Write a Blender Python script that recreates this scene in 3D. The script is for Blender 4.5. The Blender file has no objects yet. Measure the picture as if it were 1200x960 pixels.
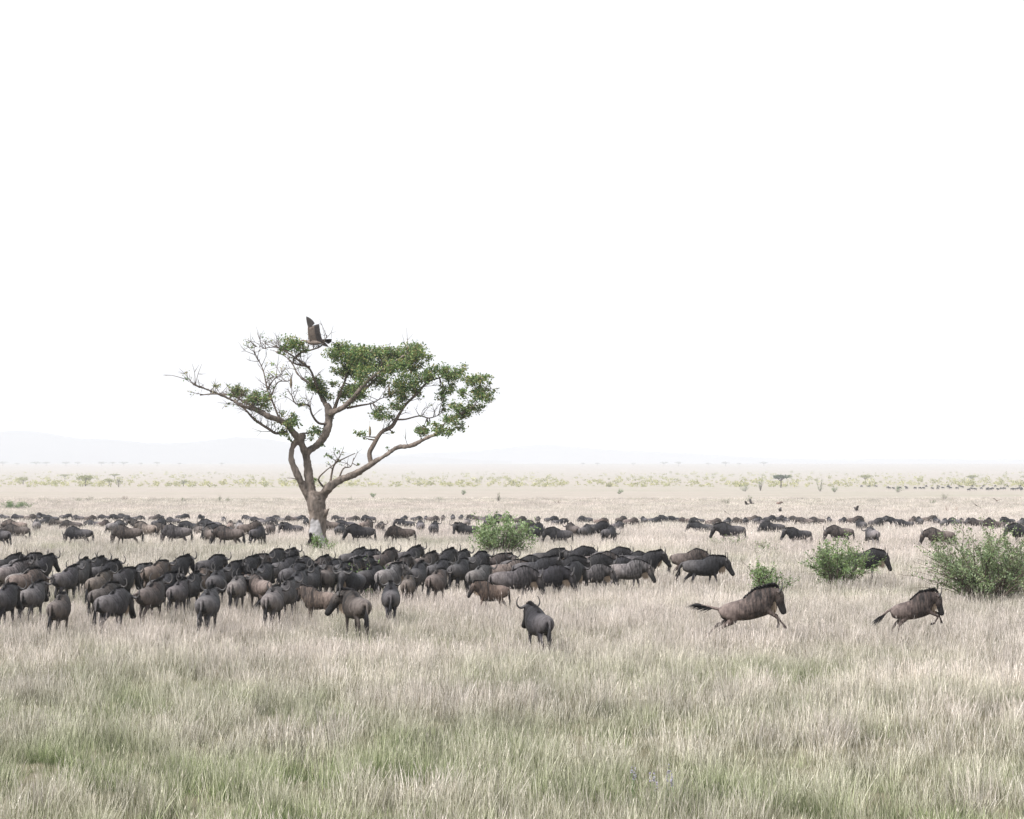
import bpy, bmesh, math, random
import numpy as np
from mathutils import Vector, Matrix, kdtree

random.seed(7)
rng = np.random.default_rng(7)
R = math.radians
scene = bpy.context.scene
COL = scene.collection

# ------------------------------------------------------------------ camera
PW, PH = 1200.0, 960.0          # the photograph's frame, used to measure directions
FPX = 2333.0                    # focal length in those pixels (70 mm on 36 mm)
HOR = 543.0                     # row of the true horizon
CAMH = 5.0
PITCH = math.atan((HOR - PH / 2) / FPX)
cam_data = bpy.data.cameras.new('camera')
cam = bpy.data.objects.new('camera', cam_data)
COL.objects.link(cam)
cam_data.sensor_width = 36.0
cam_data.lens = 36.0 * FPX / PW
cam_data.clip_start = 0.5
cam_data.clip_end = 20000
cam.location = (0, 0, CAMH)
cam.rotation_euler = (R(90) + PITCH, 0, 0)
scene.camera = cam

# ------------------------------------------------------------------ sky, sun, exposure
SUN_EL, SUN_AZ = R(50), R(-125)       # azimuth from +Y, clockwise: behind the camera, to its left
world = bpy.data.worlds.new('World')
scene.world = world
world.use_nodes = True
wn = world.node_tree
wn.nodes.clear()
sky = wn.nodes.new('ShaderNodeTexSky')
sky.sky_type = 'NISHITA'
sky.sun_disc = False
sky.sun_elevation = SUN_EL
sky.sun_rotation = SUN_AZ
sky.air_density = 1.0
sky.dust_density = 1.0
sky.ozone_density = 1.0
veil = wn.nodes.new('ShaderNodeHueSaturation')      # thin even high cloud takes the blue out
veil.inputs['Saturation'].default_value = 0.13
bg = wn.nodes.new('ShaderNodeBackground')
bg.inputs['Strength'].default_value = 0.15
wo = wn.nodes.new('ShaderNodeOutputWorld')
wn.links.new(sky.outputs[0], veil.inputs['Color'])
cloud = wn.nodes.new('ShaderNodeMix')                # even white overcast in front of the blue
cloud.data_type = 'RGBA'
cloud.inputs[0].default_value = 0.7
cloud.inputs[7].default_value = (3.6, 3.72, 3.86, 1.0)
wn.links.new(veil.outputs[0], cloud.inputs[6])
wn.links.new(cloud.outputs[2], bg.inputs['Color'])
wn.links.new(bg.outputs[0], wo.inputs['Surface'])

sun_data = bpy.data.lights.new('sun', 'SUN')
sun_data.energy = 3.7
sun_data.angle = R(16)
sun_data.color = (1.0, 0.98, 0.965)
sun = bpy.data.objects.new('sun', sun_data)
COL.objects.link(sun)
_d = Vector((math.sin(SUN_AZ) * math.cos(SUN_EL), math.cos(SUN_AZ) * math.cos(SUN_EL), math.sin(SUN_EL)))
sun.rotation_euler = _d.to_track_quat('Z', 'Y').to_euler()

vs = scene.view_settings
vs.view_transform = 'Standard'
vs.look = 'None'
vs.gamma = 1.0
vs.exposure = 0.98
scene.render.engine = 'CYCLES'
cy = scene.cycles
cy.use_denoising = True
cy.denoiser = 'OPENIMAGEDENOISE'
cy.max_bounces = 4
cy.diffuse_bounces = 2
cy.glossy_bounces = 2
cy.transmission_bounces = 3
cy.volume_bounces = 1
cy.transparent_max_bounces = 4
cy.use_adaptive_sampling = True
cy.adaptive_threshold = 0.01

# ------------------------------------------------------------------ helpers
PROFILE = np.array([(-200, 0), (60, 0), (118, 0), (140, -.35), (180, -1.4), (233, -2.6), (300, -3.9), (350, -4.75), (420, -5.5), (500, -6.2),
                    (700, -7.3), (1000, -8.5), (1500, -10.2), (2200, -11.5), (3000, -11), (4000, -8.5), (5000, -4.5), (6200, 0), (7500, 3), (21000, 3)], float)

def zg(y):
    """height of the plain: level near the camera, then dipping gently into a wide shallow basin"""
    return np.interp(y, PROFILE[:, 0], PROFILE[:, 1])

def ray(px, py):
    x = (px - PW / 2) / FPX
    z = -(py - PH / 2) / FPX
    c, s = math.cos(PITCH), math.sin(PITCH)
    d = (x, c - z * s, s + z * c)
    return d[0] / d[1], d[2] / d[1]          # sideways and upwards per metre of depth

def at(px, py, h=0.0):
    """point h metres above the plain seen in that direction of the photograph"""
    kx, kz = ray(px, py)
    lo, hi = 5.0, 9000.0
    for _ in range(60):
        m = math.sqrt(lo * hi)
        if CAMH + kz * m > zg(m) + h:
            lo = m
        else:
            hi = m
    return Vector((kx * m, m, float(zg(m))))

def in_air(px, py, depth):
    kx, kz = ray(px, py)
    return Vector((kx * depth, depth, CAMH + kz * depth))

def link(o, parent=None):
    COL.objects.link(o)
    if parent is not None:
        o.parent = parent
    return o

def tag(o, label=None, cat=None, group=None, kind=None):
    for k, v in (('label', label), ('category', cat), ('group', group), ('kind', kind)):
        if v:
            o[k] = v
    return o

def empty(name, loc=(0, 0, 0), rz=0.0, scale=1.0):
    o = bpy.data.objects.new(name, None)
    o.location = loc
    o.rotation_euler = (0, 0, rz)
    o.scale = (scale, scale, scale)
    o.empty_display_size = 0.3
    return link(o)

def mesh_of(name, verts, faces, mats=None, cols=None, attr='coat', smooth=True):
    me = bpy.data.meshes.new(name)
    me.from_pydata([tuple(v) for v in verts], [], faces)
    if cols is not None:
        a = me.color_attributes.new(attr, 'FLOAT_COLOR', 'POINT')
        c = np.ones((len(verts), 4), np.float32)
        c[:, :3] = np.array(cols, np.float32)[:, :3]
        a.data.foreach_set('color', c.ravel())
    if mats:
        for m in (mats if isinstance(mats, (list, tuple)) else [mats]):
            me.materials.append(m)
    if smooth:
        me.polygons.foreach_set('use_smooth', [True] * len(me.polygons))
    me.update()
    return me

def ob(name, me, parent=None):
    return link(bpy.data.objects.new(name, me), parent)

class NT:
    """short-hand for node trees"""
    def __init__(self, name):
        self.m = bpy.data.materials.new(name)
        self.m.use_nodes = True
        self.t = self.m.node_tree
        self.t.nodes.clear()
        self.out = self.t.nodes.new('ShaderNodeOutputMaterial')
    def n(self, typ, **kw):
        nd = self.t.nodes.new(typ)
        for k, v in kw.items():
            if k.startswith('i_'):
                key = k[2:]
                key = int(key) if key.isdigit() else key
                self.set(nd.inputs[key], v)
            else:
                setattr(nd, k, v)
        return nd
    def set(self, sock, v):
        if isinstance(v, bpy.types.NodeSocket):
            self.t.links.new(v, sock)
        else:
            if isinstance(v, tuple) and len(v) == 3 and sock.type == 'RGBA':
                v = (*v, 1.0)
            sock.default_value = v
    def noise(self, scale, detail=3.0, vec=None, rough=0.55, dist=0.0):
        nd = self.n('ShaderNodeTexNoise')
        nd.inputs['Scale'].default_value = scale
        nd.inputs['Detail'].default_value = detail
        nd.inputs['Roughness'].default_value = rough
        nd.inputs['Distortion'].default_value = dist
        if vec is not None:
            self.t.links.new(vec, nd.inputs['Vector'])
        return nd.outputs['Fac']
    def ramp(self, fac, stops):
        nd = self.n('ShaderNodeValToRGB')
        el = nd.color_ramp.elements
        while len(el) < len(stops):
            el.new(0.5)
        for e, (p, c) in zip(el, stops):
            e.position = p
            e.color = (*c, 1.0) if len(c) == 3 else c
        self.t.links.new(fac, nd.inputs['Fac'])
        return nd.outputs['Color']
    def mix(self, fac, a, b, blend='MIX'):
        nd = self.n('ShaderNodeMix', data_type='RGBA', blend_type=blend)
        self.set(nd.inputs[0], fac)
        self.set(nd.inputs[6], a)
        self.set(nd.inputs[7], b)
        return nd.outputs[2]
    def math(self, op, a, b=0.5, clamp=False):
        nd = self.n('ShaderNodeMath', operation=op, use_clamp=clamp)
        self.set(nd.inputs[0], a)
        self.set(nd.inputs[1], b)
        return nd.outputs[0]
    def bump(self, h, strength=0.3, dist=0.02):
        nd = self.n('ShaderNodeBump')
        nd.inputs['Strength'].default_value = strength
        nd.inputs['Distance'].default_value = dist
        self.t.links.new(h, nd.inputs['Height'])
        return nd.outputs['Normal']
    def bsdf(self, color, rough=0.7, spec=0.3, normal=None, **kw):
        nd = self.n('ShaderNodeBsdfPrincipled')
        self.set(nd.inputs['Base Color'], color)
        self.set(nd.inputs['Roughness'], rough)
        self.set(nd.inputs['Specular IOR Level'], spec)
        if normal is not None:
            self.t.links.new(normal, nd.inputs['Normal'])
        for k, v in kw.items():
            self.set(nd.inputs[k.replace('_', ' ')], v)
        return nd.outputs[0]
    def done(self, shader):
        self.t.links.new(shader, self.out.inputs['Surface'])
        return self.m
    def objco(self):
        return self.n('ShaderNodeTexCoord').outputs['Object']

# ------------------------------------------------------------------ lofted tubes
def catmull(P, sub):
    P = np.asarray(P, float)
    if sub <= 1:
        return P
    out = []
    n = len(P)
    for i in range(n - 1):
        p0, p1, p2, p3 = P[max(i - 1, 0)], P[i], P[i + 1], P[min(i + 2, n - 1)]
        for k in range(sub):
            t = k / sub
            out.append(0.5 * (2 * p1 + (p2 - p0) * t + (2 * p0 - 5 * p1 + 4 * p2 - p3) * t * t
                              + (3 * p1 - p0 - 3 * p2 + p3) * t ** 3))
    out.append(P[-1])
    return np.array(out)

def loft(cps, n=12, sub=3, off=0):
    """cps rows: x y z yaw r_lat r_vert c0 c1 c2 -> closed tube (verts, faces, cols)"""
    C = catmull(cps, sub)
    pos = C[:, :3]
    tan = np.gradient(pos, axis=0)
    tan /= np.linalg.norm(tan, axis=1)[:, None] + 1e-9
    V, F, K = [], [], []
    ang = np.arange(n) * 2 * math.pi / n
    for i in range(len(C)):
        lat = np.array((-math.sin(C[i, 3]), math.cos(C[i, 3]), 0.0))
        lat -= tan[i] * lat.dot(tan[i])
        lat /= np.linalg.norm(lat) + 1e-9
        ver = np.cross(tan[i], lat)
        rl, rv = max(C[i, 4], .003), max(C[i, 5], .003)
        for a in ang:
            V.append(pos[i] + lat * math.cos(a) * rl + ver * math.sin(a) * rv)
            K.append(np.clip(C[i, 6:9], 0, 1))
    m = len(C)
    for i in range(m - 1):
        for j in range(n):
            k = (j + 1) % n
            F.append((off + i * n + j, off + i * n + k, off + (i + 1) * n + k, off + (i + 1) * n + j))
    F.append(tuple(off + j for j in range(n))[::-1])
    F.append(tuple(off + (m - 1) * n + j for j in range(n)))
    return V, F, K

class Geo:
    def __init__(self):
        self.V, self.F, self.K = [], [], []
    def loft(self, cps, n=12, sub=3):
        v, f, k = loft(cps, n, sub, len(self.V))
        self.V += v; self.F += f; self.K += k
        return self
    def tube(self, pts, rad, n=8, sub=2, col=(0, 0, 0)):
        """round tube through 3-D points with a stable frame"""
        P = catmull(np.c_[np.asarray(pts, float), np.asarray(rad, float)], sub)
        pos = P[:, :3]
        tan = np.gradient(pos, axis=0)
        tan /= np.linalg.norm(tan, axis=1)[:, None] + 1e-9
        ref = np.array((0, 0, 1.0)) if abs(tan[0][2]) < .8 else np.array((1.0, 0, 0))
        u = np.cross(tan[0], ref); u /= np.linalg.norm(u)
        o = len(self.V)
        for i in range(len(P)):
            u = u - tan[i] * u.dot(tan[i])
            u /= np.linalg.norm(u) + 1e-9
            w = np.cross(tan[i], u)
            for j in range(n):
                a = 2 * math.pi * j / n
                self.V.append(pos[i] + (u * math.cos(a) + w * math.sin(a)) * max(P[i, 3], .002))
                self.K.append(col)
        for i in range(len(P) - 1):
            for j in range(n):
                k = (j + 1) % n
                self.F.append((o + i * n + j, o + i * n + k, o + (i + 1) * n + k, o + (i + 1) * n + j))
        self.F.append(tuple(o + j for j in range(n))[::-1])
        self.F.append(tuple(o + (len(P) - 1) * n + j for j in range(n)))
        return self
    def strip(self, base, tip, width, side, droop=None, col=(0, 0, 0)):
        """a lock of hair or a blade: three rings, pointed"""
        base, tip, side = np.array(base, float), np.array(tip, float), np.array(side, float)
        mid = (base + tip) / 2 + (np.zeros(3) if droop is None else np.array(droop, float))
        o = len(self.V)
        self.V += [base - side * width / 2, base + side * width / 2, mid - side * width * .45, mid + side * width * .45, tip]
        self.K += [col] * 5
        self.F += [(o, o + 1, o + 3, o + 2), (o + 2, o + 3, o + 4)]
        return self
    def mesh(self, name, mats, smooth=True, attr='coat'):
        return mesh_of(name, self.V, self.F, mats, self.K, attr, smooth)

def remeshed(name, geo, voxel, mats, smooth_it=4, attr='coat'):
    """one continuous skin over overlapping lofts, colours taken from the nearest loft vertex"""
    src = mesh_of(name + '_src', geo.V, geo.F)
    o = bpy.data.objects.new(name + '_src', src)
    COL.objects.link(o)
    m = o.modifiers.new('r', 'REMESH'); m.mode = 'VOXEL'; m.voxel_size = voxel
    if smooth_it:
        s = o.modifiers.new('s', 'SMOOTH'); s.iterations = smooth_it; s.factor = 0.5
    bpy.context.view_layer.update()
    dg = bpy.context.evaluated_depsgraph_get()
    me = bpy.data.meshes.new_from_object(o.evaluated_get(dg))
    bpy.data.objects.remove(o); bpy.data.meshes.remove(src)
    me.name = name
    kd = kdtree.KDTree(len(geo.V))
    for i, v in enumerate(geo.V):
        kd.insert(v, i)
    kd.balance()
    co = np.empty(len(me.vertices) * 3, np.float32)
    me.vertices.foreach_get('co', co)
    co = co.reshape(-1, 3)
    c = np.ones((len(co), 4), np.float32)
    K = np.array(geo.K, np.float32)
    for i, p in enumerate(co):
        near = kd.find_n(p, 4)
        w = np.array([1 / (d + .01) for _, _, d in near])
        c[i, :3] = (K[[j for _, j, _ in near]] * w[:, None]).sum(0) / w.sum()
    a = me.color_attributes.get(attr) or me.color_attributes.new(attr, 'FLOAT_COLOR', 'POINT')
    a.data.foreach_set('color', c.ravel())
    me.materials.clear()
    for mm in (mats if isinstance(mats, (list, tuple)) else [mats]):
        me.materials.append(mm)
    me.polygons.foreach_set('use_smooth', [True] * len(me.polygons))
    me.update()
    return me

# ------------------------------------------------------------------ coat, horn and hair materials
def coat_material():
    m = NT('wildebeest_coat')
    a = m.n('ShaderNodeVertexColor', layer_name='coat')
    sep = m.n('ShaderNodeSeparateColor'); m.t.links.new(a.outputs[0], sep.inputs[0])
    info = m.n('ShaderNodeObjectInfo')
    co = m.objco()
    # wavering dark vertical stripes over shoulder and neck
    mp = m.n('ShaderNodeMapping'); mp.inputs['Scale'].default_value = (1.0, .25, .22)
    m.t.links.new(co, mp.inputs['Vector'])
    st = m.noise(17, 2.5, mp.outputs[0], .5, .3)
    st = m.ramp(st, [(.42, (0, 0, 0)), (.58, (1, 1, 1))])
    base = info.outputs['Color']
    big = m.noise(3.2, 4, co)
    base = m.mix(m.math('MULTIPLY', m.ramp(big, [(.35, (0, 0, 0)), (.65, (1, 1, 1))]), .45), base,
                 m.mix(1.0, base, (.62, .55, .52), 'MULTIPLY'))
    lightc = m.mix(.5, m.mix(1.0, base, (1.7, 1.55, 1.4), 'MULTIPLY'), (.27, .25, .245))  # pale hair, with the highlight on the rump painted in
    base = m.mix(m.math('MULTIPLY', sep.outputs[2], 1.0), base, lightc)
    base = m.mix(m.math('MULTIPLY', m.math('MULTIPLY', sep.outputs[1], st), .8), base, (.012, .0105, .011))
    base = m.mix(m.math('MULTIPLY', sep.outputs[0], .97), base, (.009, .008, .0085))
    fur = m.n('ShaderNodeMapping'); fur.inputs['Scale'].default_value = (14, 40, 40)
    m.t.links.new(co, fur.inputs['Vector'])
    fn = m.noise(2.2, 3, fur.outputs[0])
    base = m.mix(m.math('MULTIPLY', fn, .6), base, m.mix(1.0, base, (.4, .4, .42), 'MULTIPLY'))
    crease = m.n('ShaderNodeMapping'); crease.inputs['Scale'].default_value = (1.3, .6, .45)
    m.t.links.new(co, crease.inputs['Vector'])
    cr = m.noise(9, 4, crease.outputs[0], .6, .5)
    base = m.mix(m.ramp(cr, [(.38, (1, 1, 1)), (.62, (0, 0, 0))]), base, m.mix(1.0, base, (.55, .53, .54), 'MULTIPLY'))  # crease shading painted into the coat, darker in the hollows of the bump
    hgt = m.math('ADD', m.math('MULTIPLY', cr, 1.0), m.math('MULTIPLY', fn, .35))
    sh = m.bsdf(base, .55, .2, m.bump(hgt, .8, .06))
    return m.done(sh)

def plain(name, col, rough=.7, spec=.3, var=.35, scale=20):
    m = NT(name)
    f = m.noise(scale, 3, m.objco())
    c = m.mix(f, tuple(x * (1 - var) for x in col), tuple(min(1, x * (1 + var)) for x in col))
    return m.done(m.bsdf(c, rough, spec))

M_COAT = coat_material()
M_HORN = plain('horn_keratin', (.055, .05, .049), .55, .35, .35, 30)
M_HAIR = plain('black_hair', (.014, .0125, .014), .55, .35, .4, 40)
M_BEARD = plain('tan_beard_hair', (.25, .19, .14), .7, .2, .4, 30)
M_EYE = plain('dark_eye', (.01, .008, .007), .15, .6, .1, 20)

# ------------------------------------------------------------------ the wildebeest
def make_wildebeest(key, pitch=0, neck=12, head=62, yaw=0, FL=None, FR=None, HL=None, HR=None,
                    tail=None, lift=0.0, calf=False, mane=.75, beard=1.4, thin=1.0, seed=1):
    """meshes of one animal in one pose; +X is forwards, the feet stand on z = 0.
    leg angles are degrees from straight down, positive forwards."""
    rr = random.Random(seed)
    fdef, hdef = (-12, 3, 0, 14), (26, -34, 4, 18)
    FL, FR, HL, HR = FL or fdef, FR or fdef, HL or hdef, HR or hdef
    pc, ps = math.cos(R(pitch)), math.sin(R(pitch))
    hip = np.array((-.46, 0, .98))
    def T(p):                                        # pitch of the trunk about the hips
        d = np.array(p, float) - hip
        return hip + np.array((d[0] * pc - d[2] * ps, d[1], d[0] * ps + d[2] * pc))
    g = Geo()
    w = thin
    #        x     z    lat  vert   dark stripe light
    torso = [(-.755, .89, .05, .07, .25, 0, .1), (-.73, .895, .125, .145, .08, 0, .55), (-.665, .92, .185, .205, .02, 0, .7), (-.565, .94, .225, .235, 0, .1, .7),
             (-.40, .94, .255, .265, 0, .3, .5), (-.18, .905, .295, .305, .06, .55, .2), (.08, .90, .31, .335, .2, .8, .05),
             (.30, .96, .29, .39, .45, 1, 0), (.46, 1.005, .255, .39, .58, 1, 0), (.61, 1.03, .19, .32, .5, 1, 0),
             (.73, 1.0, .11, .19, .4, 1, 0)]
    g.loft([(*T((x, 0, z)), 0, l * w, v, a, b, c) for x, z, l, v, a, b, c in torso], 18, 3)
    # neck and head
    Y = R(yaw)
    ne = R(neck)
    n0 = T((.50, 0, 1.09))
    pts = [T((.30, 0, 1.03))]
    nl = .37 if not calf else .38
    p = n0.copy()
    k = 5
    path = [(pts[0], 0, .20, .33), (n0, 0, .185, .30)]
    for i in range(1, k):
        t = i / (k - 1)
        yw = Y * .62 * t
        el = ne + R(pitch) * (1 - t)
        p = p + nl / (k - 1) * np.array((math.cos(el) * math.cos(yw), math.cos(el) * math.sin(yw), math.sin(el)))
        path.append((p.copy(), yw, .185 - .065 * t, .30 - .12 * t))
    g.loft([(*q, yw, l, v, .30 + .15 * (i / 6), 1, 0) for i, (q, yw, l, v) in enumerate(path)], 14, 2)
    crest = [q + np.array((0, 0, v * .93)) for q, yw, l, v in path]
    throat = [q - np.array((0, 0, v * .9)) for q, yw, l, v in path]
    H0 = p.copy()
    hd = R(head)
    hs = 1.2 if not calf else 1.0
    hdir = np.array((math.cos(hd) * math.cos(Y), math.cos(hd) * math.sin(Y), -math.sin(hd)))
    hlat = np.array((-math.sin(Y), math.cos(Y), 0.0))
    hup = np.cross(hdir, hlat)                       # out of the forehead
    H0 = H0 + hup * .03 + hdir * .01
    prof = [(-.10, .045, .05, .5, .3, .1), (-.07, .085, .085, .35, .5, .3), (.02, .105, .118, .28, .4, .6), (.12, .10, .125, .38, .2, .6),
            (.23, .082, .108, .78, .1, .2), (.34, .072, .088, .96, 0, 0), (.44, .080, .080, 1, 0, 0), (.51, .082, .070, 1, 0, 0),
            (.555, .055, .045, 1, 0, 0)]
    g.loft([(*(H0 + hdir * t * hs - hup * .02 * (t > .2)), Y, l * hs, v * hs, a, b, c) for t, l, v, a, b, c in prof], 14, 3)
    # legs
    def chain(root, lens, angs, s):
        P = [np.array(root, float)]
        for L, a in zip(lens, angs):
            P.append(P[-1] + L * np.array((math.sin(R(a)), -s * .012 * L / .3, -math.cos(R(a)))))
        return P
    feet = []
    for s, angs in ((1, FL), (-1, FR)):
        P = chain(T((.43, s * .135, .965)), (.27, .33, .25, .105), [a + pitch * .0 for a in angs], s)
        rows = [(P[0] + np.array((-.01, -.02 * s, .10)), .075, .13, .3, .8, 0), (P[0], .085, .15, .25, .6, 0), ((P[0] + P[1]) / 2, .085, .12, .2, .4, 0),
                (P[1], .065, .085, .2, .2, .05), ((P[1] * .55 + P[2] * .45), .048, .055, .3, 0, .05), (P[2], .041, .045, .4, 0, 0),
                ((P[2] + P[3]) / 2, .027, .030, .45, 0, 0), (P[3], .032, .036, .5, 0, 0), (P[4] + np.array((0, 0, .035)), .040, .046, .8, 0, 0),
                (P[4], .042, .052, .95, 0, 0)]
        g.loft([(*q, 0, l, v, a, b, c) for q, l, v, a, b, c in rows], 10, 2)
        feet.append(P[4][2])
    for s, angs in ((1, HL), (-1, HR)):
        P = chain((hip[0], s * .125, 1.0), (.31, .36, .34, .105), angs, s)
        rows = [(P[0] + np.array((-.02, -.03 * s, .08)), .08, .16, .02, 0, .6), (P[0], .115, .20, .02, 0, .55), (P[0] * .5 + P[1] * .5, .115, .19, .03, 0, .4),
                (P[1], .085, .125, .1, 0, .12), (P[1] * .5 + P[2] * .5, .055, .075, .2, 0, .1), (P[2], .042, .055, .35, 0, .05),
                (P[2] * .6 + P[3] * .4, .031, .036, .45, 0, 0), (P[3], .034, .038, .5, 0, 0), (P[4] + np.array((0, 0, .035)), .040, .046, .8, 0, 0),
                (P[4], .042, .052, .95, 0, 0)]
        g.loft([(*q, 0, l, v, a, b, c) for q, l, v, a, b, c in rows], 10, 2)
        feet.append(P[4][2])
    dz = np.array((0, 0, -min(feet) + .02 + lift))
    g.V = [v + dz for v in g.V]
    bm_ = remeshed('wildebeest_body_' + key, g, .022, M_COAT, 3)
    co = np.empty(len(bm_.vertices) * 3, np.float32); bm_.vertices.foreach_get('co', co); co = co.reshape(-1, 3)
    ca = np.empty(len(co) * 4, np.float32); bm_.color_attributes['coat'].data.foreach_get('color', ca); ca = ca.reshape(-1, 4)
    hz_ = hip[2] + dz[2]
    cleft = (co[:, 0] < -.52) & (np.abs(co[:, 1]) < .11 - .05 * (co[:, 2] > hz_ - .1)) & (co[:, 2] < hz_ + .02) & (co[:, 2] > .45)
    ca[cleft, 0] = np.maximum(ca[cleft, 0], .75)          # shading between the buttocks, painted as darker hair
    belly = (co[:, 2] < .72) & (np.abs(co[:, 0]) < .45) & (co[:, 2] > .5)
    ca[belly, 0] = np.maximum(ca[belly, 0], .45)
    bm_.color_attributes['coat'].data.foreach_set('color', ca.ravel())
    M = {'body': [bm_]}
    crest = [c + dz for c in crest]; throat = [c + dz for c in throat]
    H0 = H0 + dz
    # horns: out and a little down, then up and in
    hl = .45 if calf else 1.0
    horns = []
    for s in (1, -1):
        hg = Geo()
        shape = [(.02, .0, .0, .046), (.10, .02, -.01, .046), (.18, .02, -.045, .036), (.26, .01, -.045, .028), (.325, .0, .02, .023),
                 (.335, -.01, .11, .017), (.30, -.015, .20, .012), (.25, -.01, .25, .004)]
        if calf:
            shape = [(.04, 0, .02, .024), (.06, 0, .08, .018), (.075, 0, .15, .010), (.08, 0, .2, .003)]
        root = H0 - hdir * .045 + hup * .075
        upv = -hdir * .72 + hup * .45
        upv = upv / np.linalg.norm(upv)
        if head > 80:
            upv = hup * .6 - hdir * .8
        hg.tube([root + hlat * s * a + hdir * b + upv * c for a, b, c, r in shape], [r for *_, r in shape], 8, 3)
        horns.append(hg.mesh('wildebeest_horn_' + key, M_HORN))
    M['horn'] = horns
    ears = []
    for s in (1, -1):
        eg = Geo()
        b = H0 + hlat * s * .08 - hdir * .02 + hup * .02
        out = hlat * s * .95 - np.array((0, 0, .22)) + hdir * (-.1)
        eg.loft([(*(b + out * t), Y + (0 if s > 0 else math.pi), r * .45, r, .25, .2, .35) for t, r in
                 ((0, .02), (.05, .04), (.11, .048), (.17, .03), (.21, .004))], 8, 2)
        ears.append(eg.mesh('wildebeest_ear_' + key, M_COAT))
    M['ear'] = ears
    eyes = []
    for s in (1, -1):
        eg = Geo()
        c = H0 + hdir * .13 + hlat * s * .088 * hs + hup * .045
        eg.loft([(*(c + hlat * s * t), Y + math.pi / 2, r, r, 0, 0, 0) for t, r in ((-.02, .004), (-.012, .018), (.0, .02), (.012, .013), (.018, .003))], 8, 1)
        eyes.append(eg.mesh('wildebeest_eye_' + key, M_EYE))
    M['eye'] = eyes
    # mane along the crest of the neck down to the withers
    mg = Geo()
    back = [T((0, 0, 1.235)) + dz, T((.22, 0, 1.33)) + dz, T((.40, 0, 1.385)) + dz]
    line = catmull(np.array(back + crest[2:] + [H0 - hdir * .03 + hup * .09]), 8)
    nm = len(line)
    side0 = np.array((0, 1.0, 0))
    for i in range(nm - 1):
        t = i / (nm - 1)
        ln = mane * (.045 + .085 * math.sin(min(1, t * 1.25) * math.pi * .55)) * (.7 if calf else 1) * (1 if t < .8 else 1 - 2.2 * (t - .8))
        d = line[i + 1] - line[i]
        d /= np.linalg.norm(d) + 1e-9
        for _ in range(9):
            o = np.array((rr.uniform(-.02, .02), rr.uniform(-.04, .04), -.025))
            lean = np.array((rr.uniform(-.6, .1), rr.uniform(-1.2, 1.2), 1.0))
            lean /= np.linalg.norm(lean)
            b = line[i] + o
            tip = b + lean * ln * rr.uniform(.6, 1.15)
            mg.strip(b, tip, rr.uniform(.03, .05), d, np.array((0, lean[1] * .02, .015)))
    M['mane'] = [mg.mesh('wildebeest_mane_' + key, M_HAIR)]
    # beard under throat and neck
    bg_ = Geo()
    chin = H0 + hdir * .26 - hup * .10
    line = catmull(np.array(throat[2:] + [H0 - hup * .12 + hdir * .05, chin]), 8)
    nm = len(line)
    for i in range(nm - 1):
        t = i / (nm - 1)
        ln = beard * (.07 + .15 * math.sin(min(1, t * 1.1) * math.pi)) * (.55 if calf else 1)
        d = line[i + 1] - line[i]
        d /= np.linalg.norm(d) + 1e-9
        for _ in range(4):
            b = line[i] + np.array((rr.uniform(-.015, .015), rr.uniform(-.03, .03), .03))
            tip = b + np.array((rr.uniform(-.04, .03), rr.uniform(-.04, .04), -ln * rr.uniform(.6, 1.2) - .03))
            bg_.strip(b, tip, rr.uniform(.03, .045), d)
    M['beard'] = [bg_.mesh('wildebeest_beard_' + key, M_BEARD)]
    # tail: fleshy dock, then long black hair
    tg = Geo()
    tp = tail or [(-.69, 0, 1.09), (-.79, 0, 1.05), (-.83, .0, .88), (-.84, .01, .70)]
    tp = [T(q) + dz for q in tp]
    tg.tube(tp, [.05, .042, .028, .016], 7, 3, (.0, 0, .7))
    L = catmull(np.array(tp), 6)
    end = L[-1]; dirn = L[-1] - L[-4]; dirn /= np.linalg.norm(dirn)
    hair = Geo()
    for i in range(70):
        t = rr.uniform(.40, 1.0)
        b = L[int(t * (len(L) - 1))]
        ln = rr.uniform(.30, .52) * (.6 if calf else 1)
        spread = np.array((rr.gauss(0, .13), rr.gauss(0, .11), rr.gauss(-.12, .12)))
        d = dirn + spread
        d /= np.linalg.norm(d)
        sd = np.cross(d, (rr.gauss(0, 1), rr.gauss(0, 1), rr.gauss(0, 1)))
        sd /= np.linalg.norm(sd) + 1e-9
        hair.strip(b, b + d * ln + np.array((0, 0, -.07)), rr.uniform(.022, .04), sd, np.array((0, 0, .02)))
    tv = mesh_of('wildebeest_tail_' + key, tg.V + hair.V, tg.F + [tuple(i + len(tg.V) for i in f) for f in hair.F],
                 [M_COAT, M_HAIR], tg.K + hair.K)
    nt = len(tg.F)
    for i, pgn in enumerate(tv.polygons):
        pgn.material_index = 0 if i < nt else 1
    M['tail'] = [tv]
    return M

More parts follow.
